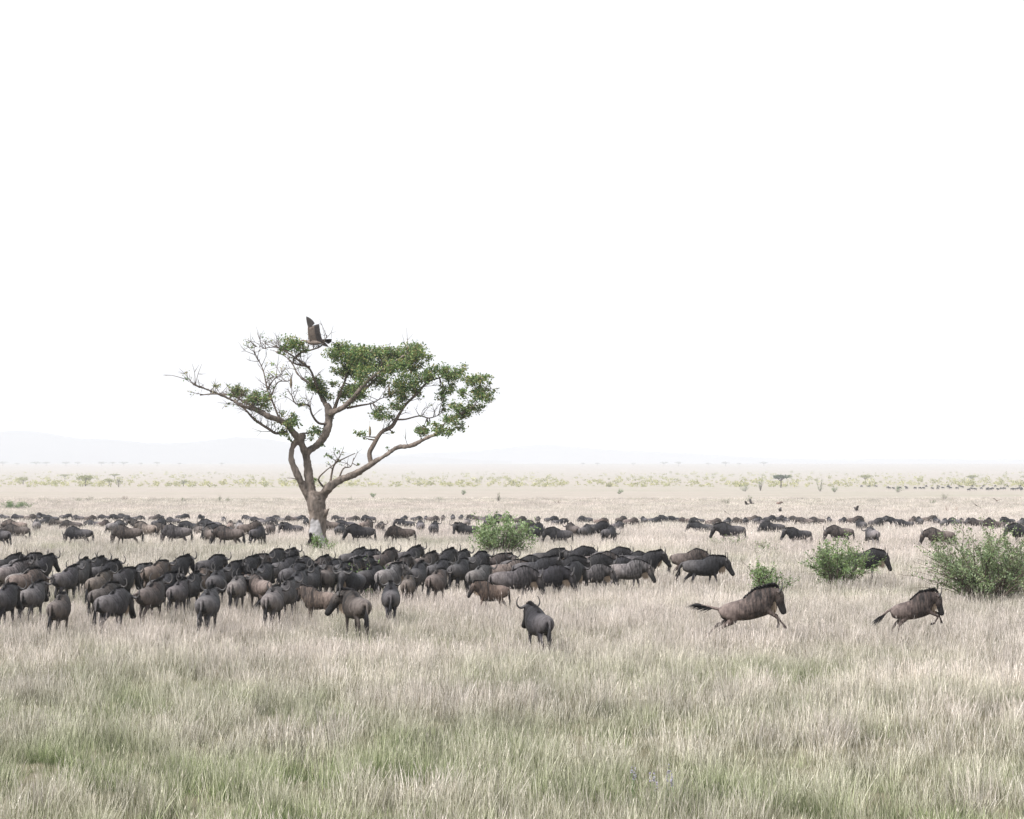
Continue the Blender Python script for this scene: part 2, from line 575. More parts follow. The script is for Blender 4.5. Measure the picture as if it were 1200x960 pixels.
POSES = {
    'stand':  dict(neck=14, head=62, seed=1),
    'easy':   dict(neck=2, head=66, seed=15, HL=(32, -28, 8, 20), FR=(-18, -2, -6, 6)),
    'alert':  dict(neck=28, head=56, HL=(20, -38, 0, 15), seed=2),
    'walk':   dict(neck=-6, head=64, FL=(2, 14, 6, 20), FR=(-24, -8, -14, -4), HL=(36, -22, 16, 26), HR=(14, -46, -12, 0), seed=3),
    'stride': dict(neck=12, head=60, FL=(-22, -6, -12, 0), FR=(4, 18, 4, 24), HL=(12, -46, -16, -6), HR=(38, -20, 18, 26), seed=4,
                   tail=[(-.69, 0, 1.09), (-.80, .02, 1.05), (-.88, .08, .90), (-.92, .15, .74)]),
    'graze':  dict(neck=-40, head=76, FL=(4, 12, 4, 16), FR=(-22, -4, -8, 4), seed=5),
    'low':    dict(neck=-14, head=70, FL=(2, 12, 4, 16), FR=(-20, -4, -10, 2), HL=(34, -24, 14, 24), HR=(16, -44, -8, 4), seed=6),
    'look_l': dict(neck=18, head=56, yaw=78, seed=7),
    'look_r': dict(neck=18, head=56, yaw=-72, seed=8),
    'back_l': dict(neck=22, head=50, yaw=125, seed=9, HL=(34, -24, 12, 24), HR=(16, -44, -8, 4)),
    'swing':  dict(neck=26, head=60, yaw=20, seed=10, tail=[(-.69, 0, 1.09), (-.82, .06, 1.06), (-.92, .22, .96), (-.96, .34, .86)],
                   HL=(36, -22, 16, 26), HR=(14, -46, -12, 0)),
    'run':    dict(pitch=15, neck=22, head=72, beard=1.9, FL=(22, 66, 10, -10), FR=(30, 52, 38, 20), HL=(0, -66, -42, -30), HR=(10, -56, -36, -20),
                   seed=11, lift=.12, mane=1.15, thin=.9, tail=[(-.69, 0, 1.06), (-.84, 0, 1.14), (-1.0, .02, 1.24), (-1.16, .02, 1.32)]),
    'run2':   dict(pitch=14, neck=16, head=72, beard=1.6, FL=(38, 74, 22, 10), FR=(30, 60, -30, -60), HL=(24, -50, -20, -10), HR=(40, -40, -4, 10),
                   seed=12, lift=.10, mane=1.1, thin=.86, tail=[(-.69, 0, 1.06), (-.82, 0, 1.06), (-.98, .0, 1.0), (-1.14, .02, .94)]),
    'calf':   dict(neck=16, head=58, FL=(6, 26, -8, 6), FR=(-22, -6, -14, -4), HL=(36, -22, 18, 26), HR=(14, -46, -12, 0), calf=True, seed=13, thin=.82, mane=.8),
    'young':  dict(neck=30, head=52, yaw=-38, calf=True, seed=14, thin=.9, mane=.8),
}
ADULT_PARTS = ('body', 'horn', 'ear', 'eye', 'mane', 'beard', 'tail')
FAR_PARTS = ('body', 'horn', 'mane', 'tail')
PROTO = {}

def wildebeest(pose, loc, heading, scale, coat, label, group, parts=ADULT_PARTS):
    if pose not in PROTO:
        PROTO[pose] = make_wildebeest(pose, **POSES[pose])
    root = empty('wildebeest', loc, R(heading), scale)
    root.scale = (scale * random.uniform(.95, 1.05) * (.80 if pose in ('calf', 'young') else 1), scale * random.uniform(.94, 1.08), scale * random.uniform(.95, 1.04))
    tag(root, label, 'wildebeest', group)
    for part in parts:
        for me in PROTO[pose][part]:
            o = ob(part, me, root)
            o.color = (*coat, 1)
    return root

# ================================================================== SETTING
# ------------------------------------------------------------------ ground
def ground_material():
    m = NT('dry_plain')
    geo = m.n('ShaderNodeNewGeometry').outputs['Position']
    mp = m.n('ShaderNodeMapping'); mp.inputs['Scale'].default_value = (1, .22, 1)
    m.t.links.new(geo, mp.inputs['Vector'])
    stretch = m.n('ShaderNodeMapping'); stretch.inputs['Scale'].default_value = (.16, 1, 1)
    m.t.links.new(geo, stretch.inputs['Vector'])
    fine = m.noise(2.2, 5, geo, .65)
    mid = m.noise(.12, 5, geo, .6)
    wide = m.noise(.018, 4, stretch.outputs[0], .55)
    c = m.ramp(mid, [(.3, (.29, .255, .215)), (.5, (.345, .30, .26)), (.7, (.40, .352, .31))])
    c = m.mix(m.ramp(wide, [(.48, (0, 0, 0)), (.66, (.55, .55, .55))]), c, (.26, .265, .185))
    # matted thatch and soil between the tufts of the nearer meadow, close-cropped bleached turf further out, its sunlit paleness put into the colour
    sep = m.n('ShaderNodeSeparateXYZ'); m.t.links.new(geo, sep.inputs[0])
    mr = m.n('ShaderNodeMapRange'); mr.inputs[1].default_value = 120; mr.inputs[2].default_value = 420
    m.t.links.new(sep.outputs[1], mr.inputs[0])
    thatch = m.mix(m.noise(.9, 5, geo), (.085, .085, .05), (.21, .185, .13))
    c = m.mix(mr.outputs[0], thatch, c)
    c = m.mix(m.math('MULTIPLY', fine, .5), c, m.mix(1.0, c, (.55, .53, .5), 'MULTIPLY'))
    return m.done(m.bsdf(c, .9, .05, m.bump(fine, .4, .1)))

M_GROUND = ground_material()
ys = np.unique(np.concatenate([np.linspace(-60, 120, 19), np.linspace(120, 520, 60), np.geomspace(520, 20500, 96)]))
xs = np.concatenate([-np.geomspace(7800, 20, 28), [0], np.geomspace(20, 7800, 28)])
gv, gf = [], []
prng = np.random.default_rng(3)
sm_y = np.interp(ys, PROFILE[:, 0], PROFILE[:, 1])
for j, y in enumerate(ys):
    for x in xs:
        gv.append((x, y, sm_y[j]))
nx = len(xs)
for j in range(len(ys) - 1):
    for i in range(nx - 1):
        gf.append((j * nx + i, j * nx + i + 1, (j + 1) * nx + i + 1, (j + 1) * nx + i))
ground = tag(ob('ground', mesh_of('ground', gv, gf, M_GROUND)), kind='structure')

# ------------------------------------------------------------------ hills on the horizon
def hills(name, dist, pts, seed, thick=900):
    """a low range; pts = (column, row) of its crest as seen, built as a solid ridge with slopes"""
    r2 = np.random.default_rng(seed)
    px = np.linspace(pts[0][0], pts[-1][0], 140)
    py = np.interp(px, [p[0] for p in pts], [p[1] for p in pts])
    k = np.ones(9) / 9
    py = np.convolve(np.pad(py, 4, 'edge'), k, 'valid')
    nz = np.convolve(r2.normal(0, 1, len(px) + 10), np.ones(5) / 5, 'same')[5:-5]
    rows = [(-1.0, 0), (-.66, .32), (-.4, .66), (-.18, .9), (0, 1.0), (.25, .85), (.6, .45), (1.0, 0)]
    V, F = [], []
    for a, hh in rows:
        for i, (x, y) in enumerate(zip(px, py)):
            c = in_air(x, y, dist)
            top = max(c.z - 1.0, 0) + nz[i] * 1.5
            V.append((c.x, dist + a * thick * (1 + .2 * math.sin(i * .21)), 1.0 + top * hh * (1 + .1 * math.sin(i * .37 + a * 5) * (0 < hh < 1))))
    n = len(px)
    for j in range(len(rows) - 1):
        for i in range(n - 1):
            F.append((j * n + i, j * n + i + 1, (j + 1) * n + i + 1, (j + 1) * n + i))
    return tag(ob(name, mesh_of(name, V, F, M_HILL)), kind='structure')

mh = NT('wooded_hillside')
_c = mh.mix(mh.noise(.004, 5, mh.n('ShaderNodeNewGeometry').outputs['Position']), (.05, .065, .05), (.13, .13, .09))
M_HILL = mh.done(mh.bsdf(_c, .95, .02))
hills('hills', 13500, [(-320, 520), (-200, 512), (-60, 508), (0, 506), (40, 503), (62, 509), (90, 515), (130, 514), (170, 519), (200, 521), (250, 515), (290, 511),
                      (330, 517), (380, 527), (430, 533), (500, 536), (600, 541)], 4, 1500)
hills('hills', 17500, [(420, 541), (470, 532), (520, 530), (560, 529), (600, 524), (645, 519), (690, 526), (760, 529), (830, 533), (900, 537), (980, 539), (1060, 537),
                       (1150, 539), (1300, 536), (1460, 541)], 5, 1600)

# ------------------------------------------------------------------ grass: blades gathered in tufts, tufts scattered over the plain
def grass_material():
    m = NT('grass_blades')
    a = m.n('ShaderNodeVertexColor', layer_name='blade')
    g = m.n('ShaderNodeAttribute', attribute_type='INSTANCER', attribute_name='green')
    t = m.n('ShaderNodeAttribute', attribute_type='INSTANCER', attribute_name='tone')
    sep = m.n('ShaderNodeSeparateColor'); m.t.links.new(a.outputs[0], sep.inputs[0])
    # r: shade of the blade, g: height along the blade, b: seed head
    dry = m.ramp(sep.outputs[0], [(0, (.13, .115, .082)), (.3, (.385, .343, .28)), (.65, (.605, .555, .50)), (1, (.82, .78, .745))])
    lush = m.ramp(sep.outputs[0], [(0, (.055, .095, .03)), (.5, (.15, .215, .078)), (1, (.36, .415, .20))])
    tips = m.mix(m.math('MULTIPLY', sep.outputs[2], .6), dry, (.64, .575, .53))
    f = m.math('MULTIPLY', g.outputs['Fac'], m.math('SUBTRACT', 1.3, m.math('MULTIPLY', sep.outputs[1], .75)), True)
    # old leaves at the foot of each tuft stay greener than the bleached stems
    foot = m.math('MULTIPLY', m.math('SUBTRACT', .62, sep.outputs[1]), 1.1, True)
    f = m.math('MAXIMUM', f, foot)
    c = m.mix(f, tips, lush)
    c = m.mix(1.0, c, t.outputs['Color'], 'MULTIPLY')
    d = m.n('ShaderNodeBsdfDiffuse'); m.t.links.new(c, d.inputs['Color'])
    tr = m.n('ShaderNodeBsdfTranslucent'); m.t.links.new(c, tr.inputs['Color'])
    mx = m.n('ShaderNodeMixShader'); mx.inputs[0].default_value = .32
    m.t.links.new(d.outputs[0], mx.inputs[1]); m.t.links.new(tr.outputs[0], mx.inputs[2])
    return m.done(mx.outputs[0])

M_GRASS = grass_material()

def tuft_mesh(name, n, radius, hmin, hmax, width, lean, seed, heads=.35):
    q = np.random.default_rng(seed)
    a, rad = q.uniform(0, 2 * np.pi, n), radius * np.sqrt(q.uniform(0, 1, n))
    base = np.c_[rad * np.cos(a), rad * np.sin(a), np.full(n, -.03)]
    h = q.uniform(hmin, hmax, n) * np.where(q.uniform(0, 1, n) < .3, .55, 1.0)
    u = q.uniform(0, 1, n)
    stalk, low = u < .07, (u > .07) & (u < .36)
    h = np.where(stalk, q.uniform(.85, 1.15, n) * hmax, np.where(low, h * .6, h))
    la = a + q.normal(0, .8, n)
    lm = np.abs(q.normal(0, lean, n)) + .04
    wind = np.array((.10, .0, 0))
    tip = base + np.c_[np.cos(la) * lm * h, np.sin(la) * lm * h, h] + wind * h[:, None] * q.uniform(.2, 1.6, n)[:, None]
    mid = base * .42 + tip * .58
    mid[:, 2] += .06 * h
    sa = q.uniform(0, np.pi, n)
    side = np.c_[np.cos(sa), np.sin(sa), np.zeros(n)]
    w = (width * q.uniform(.6, 1.4, n) * np.where(stalk, 1.25, 1.0))[:, None]
    V = np.stack([base - side * w / 2, base + side * w / 2, mid - side * w * .42, mid + side * w * .42, tip], 1).reshape(-1, 3)
    shade = np.clip(q.normal(.52, .38, n), 0, 1)
    shade = np.where(stalk, q.uniform(.5, .95, n), np.where(low, q.uniform(0, .2, n), shade))
    K = np.zeros((n, 5, 3), np.float32)
    K[:, :, 0] = shade[:, None]
    K[:, 0:2, 1] = 0; K[:, 2:4, 1] = .6; K[:, 4, 1] = 1
    F = []
    for i in range(n):
        o = 5 * i
        F += [(o, o + 1, o + 3, o + 2), (o + 2, o + 3, o + 4)]
    V, K = V.tolist(), K.reshape(-1, 3).tolist()
    # feathery seed heads on the taller stems
    for i in range(n):
        if h[i] > hmin + .45 * (hmax - hmin) and q.uniform() < heads:
            tp, md = tip[i], mid[i]
            d = (tp - md) / np.linalg.norm(tp - md)
            L = q.uniform(.07, .14) * (hmax / .6)
            s2 = side[i] * w[i] * .6
            o = len(V)
            V += [list(tp - d * L * .5), list(tp - s2), list(tp + d * L * .7), list(tp + s2)]
            K += [[shade[i], 1, 1]] * 4
            F.append((o, o + 1, o + 2, o + 3))
    return mesh_of(name, V, F, M_GRASS, K, 'blade', False)

def lattice_noise(seed, cell, anis=1.0):
    q = np.random.default_rng(seed)
    G = q.uniform(0, 1, (256, 256))
    def f(x, y):
        u, v = x / (cell * anis) + 77.3, y / cell + 31.7
        i, j = np.floor(u).astype(int), np.floor(v).astype(int)
        a, b = u - i, v - j
        a, b = a * a * (3 - 2 * a), b * b * (3 - 2 * b)
        g = lambda p, r: G[p % 256, r % 256]
        return (g(i, j) * (1 - a) + g(i + 1, j) * a) * (1 - b) + (g(i, j + 1) * (1 - a) + g(i + 1, j + 1) * a) * b
    return f
N1, N2, N3, N4 = lattice_noise(1, 2.2, 1.6), lattice_noise(2, .8), lattice_noise(3, 6.5, 1.8), lattice_noise(4, 18, 1.5)

GREEN_SPOTS = [(40, 905, 2.4, .9), (105, 880, 1.3, .8), (230, 935, 1.2, .9), (330, 925, 1.7, .9), (560, 855, 1.2, .7), (610, 850, 1.2, .6), (520, 905, 1.4, .5),
               (690, 930, 1.8, .8), (830, 935, 1.6, .8), (640, 915, 1.1, .6), (1000, 930, 1.5, .6), (730, 775, 1.1, .7), (790, 772, .9, .5), (130, 775, 1.1, .8),
               (180, 780, 1.2, .6), (285, 772, .9, .6), (985, 770, 1.1, .6), (1085, 780, 1.6, .6), (1150, 830, 1.3, .5), (1185, 920, 1.6, .7), (430, 900, 1.1, .4),
               (130, 835, .9, .5), (520, 755, 1.0, .5), (250, 850, 1.2, .4), (870, 900, 1.2, .5)]
GS = [(*at(a, b)[:2], r * (.75 if b < 860 else 1.1), k * (.7 if b < 860 else 1)) for a, b, r, k in GREEN_SPOTS]

TREE_XY = at(372, 646)[:2]
def scatter(name, variants, y0, y1, density, label, margin=7.0, smin=.8, smax=1.25, seed=1):
    q = np.random.default_rng(seed)
    half = lambda y: .262 * y + margin
    area = (half(y0) + half(y1)) * (y1 - y0)
    n = int(area * density)
    y = np.sqrt(q.uniform(0, 1, int(n * 1.0)) * (y1 ** 2 - y0 ** 2) + y0 ** 2)
    x = q.uniform(-1, 1, n) * half(y)
    far = np.clip((y - 60) / 140, 0, 1)
    clump = N1(x, y) * .5 + N2(x, y) * .25 + N3(x, y) * .45           # 0 .. 1.2
    near_green = np.clip((38 - y) / 10, 0, 1)
    green = np.clip((N3(x + 400, y) * .35 + N1(x, y + 90) * .55 + N2(x + 30, y) * .35 - .66) * 1.7 + .06 + .62 * near_green, 0, 1) * (1 - .55 * far)
    for gx, gy, r, k in GS:
        d2 = ((x - gx) / (r * 1.25)) ** 2 + ((y - gy) / (r * 1.5)) ** 2
        green = np.maximum(green, k * np.exp(-d2))
    green = np.clip(green + q.normal(0, .10, n), 0, .95)
    keep = (np.hypot(x - TREE_XY[0], (y - TREE_XY[1] + .9) * .7) > 1.15) & (q.uniform(0, 1, n) < np.clip(.22 + clump * .95, .2, 1) * np.clip((700 - y) / 380, 0, 1))
    x, y, green, clump = x[keep], y[keep], green[keep], clump[keep]
    n = len(x)
    s = q.uniform(smin, smax, n) * (.72 + .42 * clump) * (1 - .18 * green) * (1 + .28 * np.clip((y - 95) / 30, 0, 1))
    tone = np.ones((n, 3))
    pinkish = N4(x, y)[:, None]
    tone *= ((.74 + .26 * N3(x + 50, y + 50) + .22 * N1(x + 9, y + 9)) * np.clip(q.normal(1.03, .24, n), .45, 1.45))[:, None]
    tone *= np.array((1.0, .995, .97)) * (1 - pinkish) + np.array((1.02, .965, .99)) * pinkish
    me = bpy.data.meshes.new(name)
    me.from_pydata(np.c_[x, y, zg(y)].tolist(), [], [])
    def attr(nm, typ, data, field='value'):
        at_ = me.attributes.new(nm, typ, 'POINT')
        at_.data.foreach_set(field, np.ascontiguousarray(data).ravel())
    attr('green', 'FLOAT', green.astype(np.float32))
    attr('tone', 'FLOAT_COLOR', np.c_[tone, np.ones(n)].astype(np.float32), 'color')
    attr('pick', 'INT', q.integers(0, len(variants), n).astype(np.int32))
    attr('turn', 'FLOAT_VECTOR', np.c_[q.normal(0, .05, n), q.normal(0, .05, n), q.uniform(-1.6, 1.6, n)].astype(np.float32), 'vector')
    attr('size', 'FLOAT_VECTOR', np.c_[s ** .5, s ** .5, s].astype(np.float32), 'vector')
    coll = bpy.data.collections.new(name + '_tufts')
    for i, v in enumerate(variants):
        coll.objects.link(bpy.data.objects.new('tuft_%02d' % i, v))
    ng = bpy.data.node_groups.new(name + '_scatter', 'GeometryNodeTree')
    ng.interface.new_socket('Geometry', in_out='INPUT', socket_type='NodeSocketGeometry')
    ng.interface.new_socket('Geometry', in_out='OUTPUT', socket_type='NodeSocketGeometry')
    N, L = ng.nodes.new, ng.links.new
    gi, go = N('NodeGroupInput'), N('NodeGroupOutput')
    ci = N('GeometryNodeCollectionInfo')
    ci.inputs['Collection'].default_value = coll
    ci.inputs['Separate Children'].default_value = True
    ci.inputs['Reset Children'].default_value = True
    iop = N('GeometryNodeInstanceOnPoints')
    iop.inputs['Pick Instance'].default_value = True
    def named(nm, typ):
        nd = N('GeometryNodeInputNamedAttribute'); nd.data_type = typ
        nd.inputs['Name'].default_value = nm
        return nd.outputs['Attribute']
    e2r = N('FunctionNodeEulerToRotation')
    L(gi.outputs[0], iop.inputs['Points'])
    L(ci.outputs[0], iop.inputs['Instance'])
    L(named('pick', 'INT'), iop.inputs['Instance Index'])
    L(named('turn', 'FLOAT_VECTOR'), e2r.inputs[0])
    L(e2r.outputs[0], iop.inputs['Rotation'])
    L(named('size', 'FLOAT_VECTOR'), iop.inputs['Scale'])
    L(iop.outputs[0], go.inputs[0])
    o = ob(name, me)
    md = o.modifiers.new('scatter', 'NODES'); md.node_group = ng
    return tag(o, label, 'grass', kind='stuff')

near_t = [tuft_mesh('tuft_near_%d' % i, 84, .24, .20, .56, .0062, .30, 20 + i) for i in range(8)]
mid_t = [tuft_mesh('tuft_mid_%d' % i, 130, .50, .22, .55, .0095, .26, 40 + i) for i in range(6)]
far_t = [tuft_mesh('tuft_far_%d' % i, 170, 1.6, .24, .58, .026, .26, 60 + i) for i in range(5)]
scatter('grass', near_t, 20, 72, 10.5, 'tall pale dry grass with green clumps in the nearest meadow', 9, seed=11)
scatter('grass', mid_t, 71, 160, 4.2, 'pale dry grass around the packed herd and the big tree', 8, seed=12)
scatter('grass', far_t, 158, 690, .52, 'short bleached grass of the distant plain behind the far herd', 14, seed=13)

# ================================================================== TREES, SHRUBS, BIRDS
def leaf_material(name, trans=.35, rough=.5):
    m = NT(name)
    a = m.n('ShaderNodeVertexColor', layer_name='leaf')
    p = m.bsdf(a.outputs[0], rough, .25)
    tr = m.n('ShaderNodeBsdfTranslucent')
    m.t.links.new(m.mix(1.0, a.outputs[0], (1.15, 1.25, .7), 'MULTIPLY'), tr.inputs['Color'])
    mx = m.n('ShaderNodeMixShader'); mx.inputs[0].default_value = trans
    m.t.links.new(p, mx.inputs[1]); m.t.links.new(tr.outputs[0], mx.inputs[2])
    return m.done(mx.outputs[0])
M_LEAF = leaf_material('leaves')

def bark_material(name, a, b, scale=6.0, attr=False):
    m = NT(name)
    co = m.objco()
    mp = m.n('ShaderNodeMapping'); mp.inputs['Scale'].default_value = (1, 1, .3)
    m.t.links.new(co, mp.inputs['Vector'])
    f = m.noise(scale, 6, mp.outputs[0], .65, .4)
    g = m.noise(scale * .25, 3, co)
    c = m.mix(m.ramp(f, [(.3, (0, 0, 0)), (.7, (1, 1, 1))]), a, b)
    c = m.mix(m.math('MULTIPLY', g, .5), c, m.mix(1.0, c, (1.2, 1.03, .9), 'MULTIPLY'))
    if attr:
        va = m.n('ShaderNodeVertexColor', layer_name='coat')
        sep = m.n('ShaderNodeSeparateColor'); m.t.links.new(va.outputs[0], sep.inputs[0])
        wood = m.mix(m.noise(2.5, 5, mp.outputs[0]), (.24, .228, .23), (.40, .385, .39))
        c = m.mix(sep.outputs[0], c, wood)
        c = m.mix(sep.outputs[1], c, (.006, .005, .005))
    return m.done(m.bsdf(c, .88, .12, m.bump(f, 1.0, .09)))
M_BARK = bark_material('sausage_tree_bark', (.055, .048, .044), (.225, .19, .167), 4.0, attr=True)
M_TWIG = bark_material('twig_bark', (.07, .06, .053), (.15, .12, .10), 9)
M_DEADWOOD = bark_material('bleached_twigs', (.22, .17, .15), (.36, .29, .25), 9)

def leaves_mesh(name, centers, sizes, colors, seed=1, aspect=.5, up=.5, mat=None):
    """one folded four-cornered leaf at each centre"""
    q = np.random.default_rng(seed)
    n = len(centers)
    C = np.asarray(centers, float)
    S = np.asarray(sizes, float)[:, None]
    nrm = q.normal(0, 1, (n, 3)); nrm[:, 2] += up * 1.5
    nrm /= np.linalg.norm(nrm, axis=1)[:, None]
    t = np.cross(nrm, q.normal(0, 1, (n, 3)))
    t /= np.linalg.norm(t, axis=1)[:, None] + 1e-9
    b = np.cross(nrm, t)
    V = np.stack([C - t * S * .5, C + b * S * aspect * .5 - nrm * S * .10 - t * S * .05, C + t * S * .5 - nrm * S * .06,
                  C - b * S * aspect * .5 - nrm * S * .10 - t * S * .05], 1).reshape(-1, 3)
    F = (np.arange(n)[:, None] * 4 + np.arange(4)).tolist()
    K = np.repeat(np.asarray(colors, np.float32), 4, axis=0)
    return mesh_of(name, V.tolist(), F, mat or M_LEAF, K, 'leaf', False)

def leaf_cols(q, n, palette, var=.22):
    P = np.array(palette, float)
    c = P[q.integers(0, len(P), n)] * np.clip(q.normal(1, var, (n, 1)), .45, 1.7)
    return np.clip(c, 0, 1)

# ------------------------------------------------------------------ the big sausage tree
TREE = at(372, 646)
TS = TREE.y / FPX                                       # metres per photo pixel at the tree
def tz(x, y, d=0.0):
    """measured on the tree (enlarged three times) -> metres from its foot, d metres further back"""
    k = 1 + d / TREE.y
    return np.array((((200 + x / 3) - 600) * TS * k - TREE.x, d, CAMH + (543 - (350 + y / 3)) * TS * k))
def trad(w):
    return w / 6 * TS * .9

LIMBS = {   # (x, y, depth, width) along each limb
    'trunk': [(516, 912, 0, 88), (516, 880, 0, 74), (517, 830, 0, 68), (518, 770, 0, 68), (512, 715, 0, 72), (508, 680, .05, 64)],
    'left_low': [(498, 715, .05, 40), (470, 668, -.1, 36), (445, 620, -.2, 32), (430, 575, -.25, 29), (424, 540, -.3, 27), (436, 508, -.3, 28), (456, 488, -.25, 26), (470, 470, -.1, 20)],
    'centre': [(505, 710, .1, 42), (490, 650, .2, 36), (478, 590, .3, 33), (475, 548, .3, 36), (505, 525, .35, 33), (536, 480, .4, 30), (556, 430, .4, 32), (560, 395, .4, 32), (552, 368, .4, 22)],
    'left_long': [(476, 550, .3, 30), (458, 505, .0, 34), (436, 470, -.4, 30), (400, 438, -.8, 26), (350, 412, -1.3, 22), (300, 394, -1.8, 19), (250, 375, -2.2, 15), (190, 348, -2.6, 11),
                  (130, 318, -3.0, 8), (90, 300, -3.3, 6), (50, 282, -3.5, 4)],
    'left_under': [(410, 468, -.7, 13), (375, 468, -.8, 12), (340, 455, -.9, 11), (300, 425, -1.0, 9), (262, 395, -1.2, 8), (235, 372, -1.3, 6)],
    'left_twin': [(330, 400, -1.5, 11), (270, 362, -1.1, 9), (210, 340, -.8, 8), (150, 330, -.4, 6), (105, 340, -.2, 4)],
    'up_left': [(556, 400, .4, 24), (530, 350, .8, 16), (495, 310, 1.2, 13), (455, 268, 1.6, 11), (420, 225, 1.9, 9), (380, 195, 2.1, 7), (330, 178, 2.2, 5), (300, 170, 2.3, 3)],
    'up_left_b': [(530, 350, .8, 14), (512, 300, .2, 11), (490, 250, -.3, 9), (455, 220, -.6, 8), (420, 195, -.8, 7), (370, 175, -1.0, 5), (325, 170, -1.2, 3)],
    'perch': [(490, 240, -.3, 8), (430, 222, -.4, 7), (452, 195, -.4, 7), (490, 175, -.4, 6), (530, 160, -.4, 5), (545, 130, -.4, 3)],
    'centre_right': [(556, 405, .4, 28), (585, 392, .2, 22), (620, 372, -.1, 20), (655, 330, -.5, 17), (695, 292, -.9, 14), (745, 250, -1.3, 11), (800, 210, -1.7, 8), (850, 185, -1.9, 5)],
    'centre_right_b': [(620, 372, 0, 15), (670, 330, .8, 12), (730, 270, 1.5, 10), (790, 220, 2.1, 7), (850, 200, 2.5, 4)],
    'centre_up': [(575, 390, .4, 16), (600, 330, .9, 12), (612, 270, 1.4, 10), (600, 210, 1.8, 7), (598, 165, 2.0, 4)],
    'right': [(515, 735, -.05, 40), (535, 690, -.15, 38), (560, 660, -.3, 35), (600, 636, -.5, 30), (650, 610, -.8, 27), (705, 582, -1.1, 25), (755, 553, -1.4, 20), (800, 524, -1.7, 20),
              (850, 512, -1.9, 19), (900, 498, -2.1, 16), (940, 470, -2.3, 14), (965, 440, -2.4, 12), (1005, 410, -2.6, 10), (1050, 380, -2.8, 7), (1085, 350, -3.0, 4)],
    'right_up': [(707, 585, -1.1, 20), (704, 545, -1.0, 18), (712, 510, -.8, 18), (740, 475, -.5, 16), (775, 445, -.1, 16), (800, 408, .3, 14), (825, 365, .7, 12), (860, 330, 1.1, 10), (905, 300, 1.5, 8),
                 (950, 280, 1.8, 6), (1010, 262, 2.1, 4)],
    'right_mid': [(790, 425, .2, 8), (830, 420, .0, 7), (870, 412, -.2, 6), (910, 415, -.4, 5), (945, 410, -.6, 3)],
    'mid_twig': [(620, 385, .1, 9), (665, 380, -.2, 8), (705, 372, -.3, 6), (735, 355, -.4, 5), (757, 346, -.5, 3)],
    'dead_up': [(385, 430, -.9, 8), (355, 350, -.4, 7), (338, 320, 0, 6), (325, 265, .3, 5), (312, 225, .5, 4), (290, 175, .7, 3)],
    'dead_up_b': [(352, 345, -.3, 6), (375, 295, .3, 5), (410, 290, .8, 4), (428, 268, 1.1, 3)],
    'dead_up_c': [(340, 322, 0, 5), (360, 282, -.5, 4), (388, 262, -.8, 3)],
    'inner': [(556, 440, .4, 11), (520, 435, .1, 9), (495, 410, -.3, 8), (480, 370, -.7, 7), (440, 365, -1.0, 6), (420, 340, -1.2, 4)],
    'stub': [(540, 760, -.1, 24), (556, 745, -.35, 17), (566, 735, -.5, 5)],
    'sprout': [(560, 665, -.3, 10), (565, 610, -.1, 8), (585, 580, .1, 7), (610, 560, .3, 5), (650, 545, .5, 3)],
    'sprout_b': [(545, 670, -.2, 9), (520, 640, -.6, 7), (540, 610, -.9, 6), (575, 585, -1.1, 4), (600, 555, -1.3, 3)],
    'sprout_c': [(590, 640, -.4, 8), (605, 600, -.2, 6), (630, 590, .1, 4), (640, 565, .2, 3)],
    'dead_low': [(462, 655, -.1, 6), (440, 635, -.4, 4), (410, 628, -.6, 2)],
}
troot = empty('sausage_tree', TREE)
tag(troot, 'big gnarled tree with hollow trunk and thin spreading green crown, vulture perched on top', 'tree')
big, twigs = Geo(), Geo()
samples = []
for nm, L in LIMBS.items():
    P = [tz(x, y, d) for x, y, d, w in L]
    rad = [trad(w) for *_, w in L]
    if nm == 'trunk':
        P[0][2] = -.25
    if nm != 'trunk':                                  # gnarled: kinks and swellings along each limb
        rl = random.Random(len(nm) * 31 + len(L))
        for k in range(1, len(P)):
            P[k] = P[k] + np.array([rl.uniform(-.09, .09), rl.uniform(-.2, .2), rl.uniform(-.09, .09)])
            rad[k] *= rl.uniform(.80, 1.08)
    (big if rad[0] > .155 else twigs).tube(P, rad, 14 if rad[0] > .155 else 7, 4)
    C = catmull(np.c_[np.array(P), np.array(rad)], 5)
    samples += [tuple(c) for c in C]
# root flare
for k in range(9):
    a = k * 2 * math.pi / 9 + .2
    big.tube([(math.cos(a) * .38, math.sin(a) * .38, .75), (math.cos(a) * .55, math.sin(a) * .55, .25), (math.cos(a) * .85, math.sin(a) * .85, -.2)], [.12, .14, .12], 8, 2)
big.K = [(0, 0, 0)] * len(big.V)
tm = remeshed('sausage_tree_trunk', big, .05, M_BARK, 3)
from mathutils import noise as mnoise
_vn = [v.normal.copy() for v in tm.vertices]
for v, vn in zip(tm.vertices, _vn):                    # lumpy bark
    v.co += vn * (mnoise.fractal(v.co * 2.2, 1.0, 2.0, 3) * .045 + mnoise.noise(v.co * 7) * .025)
trunk = ob('trunk', tm, troot)
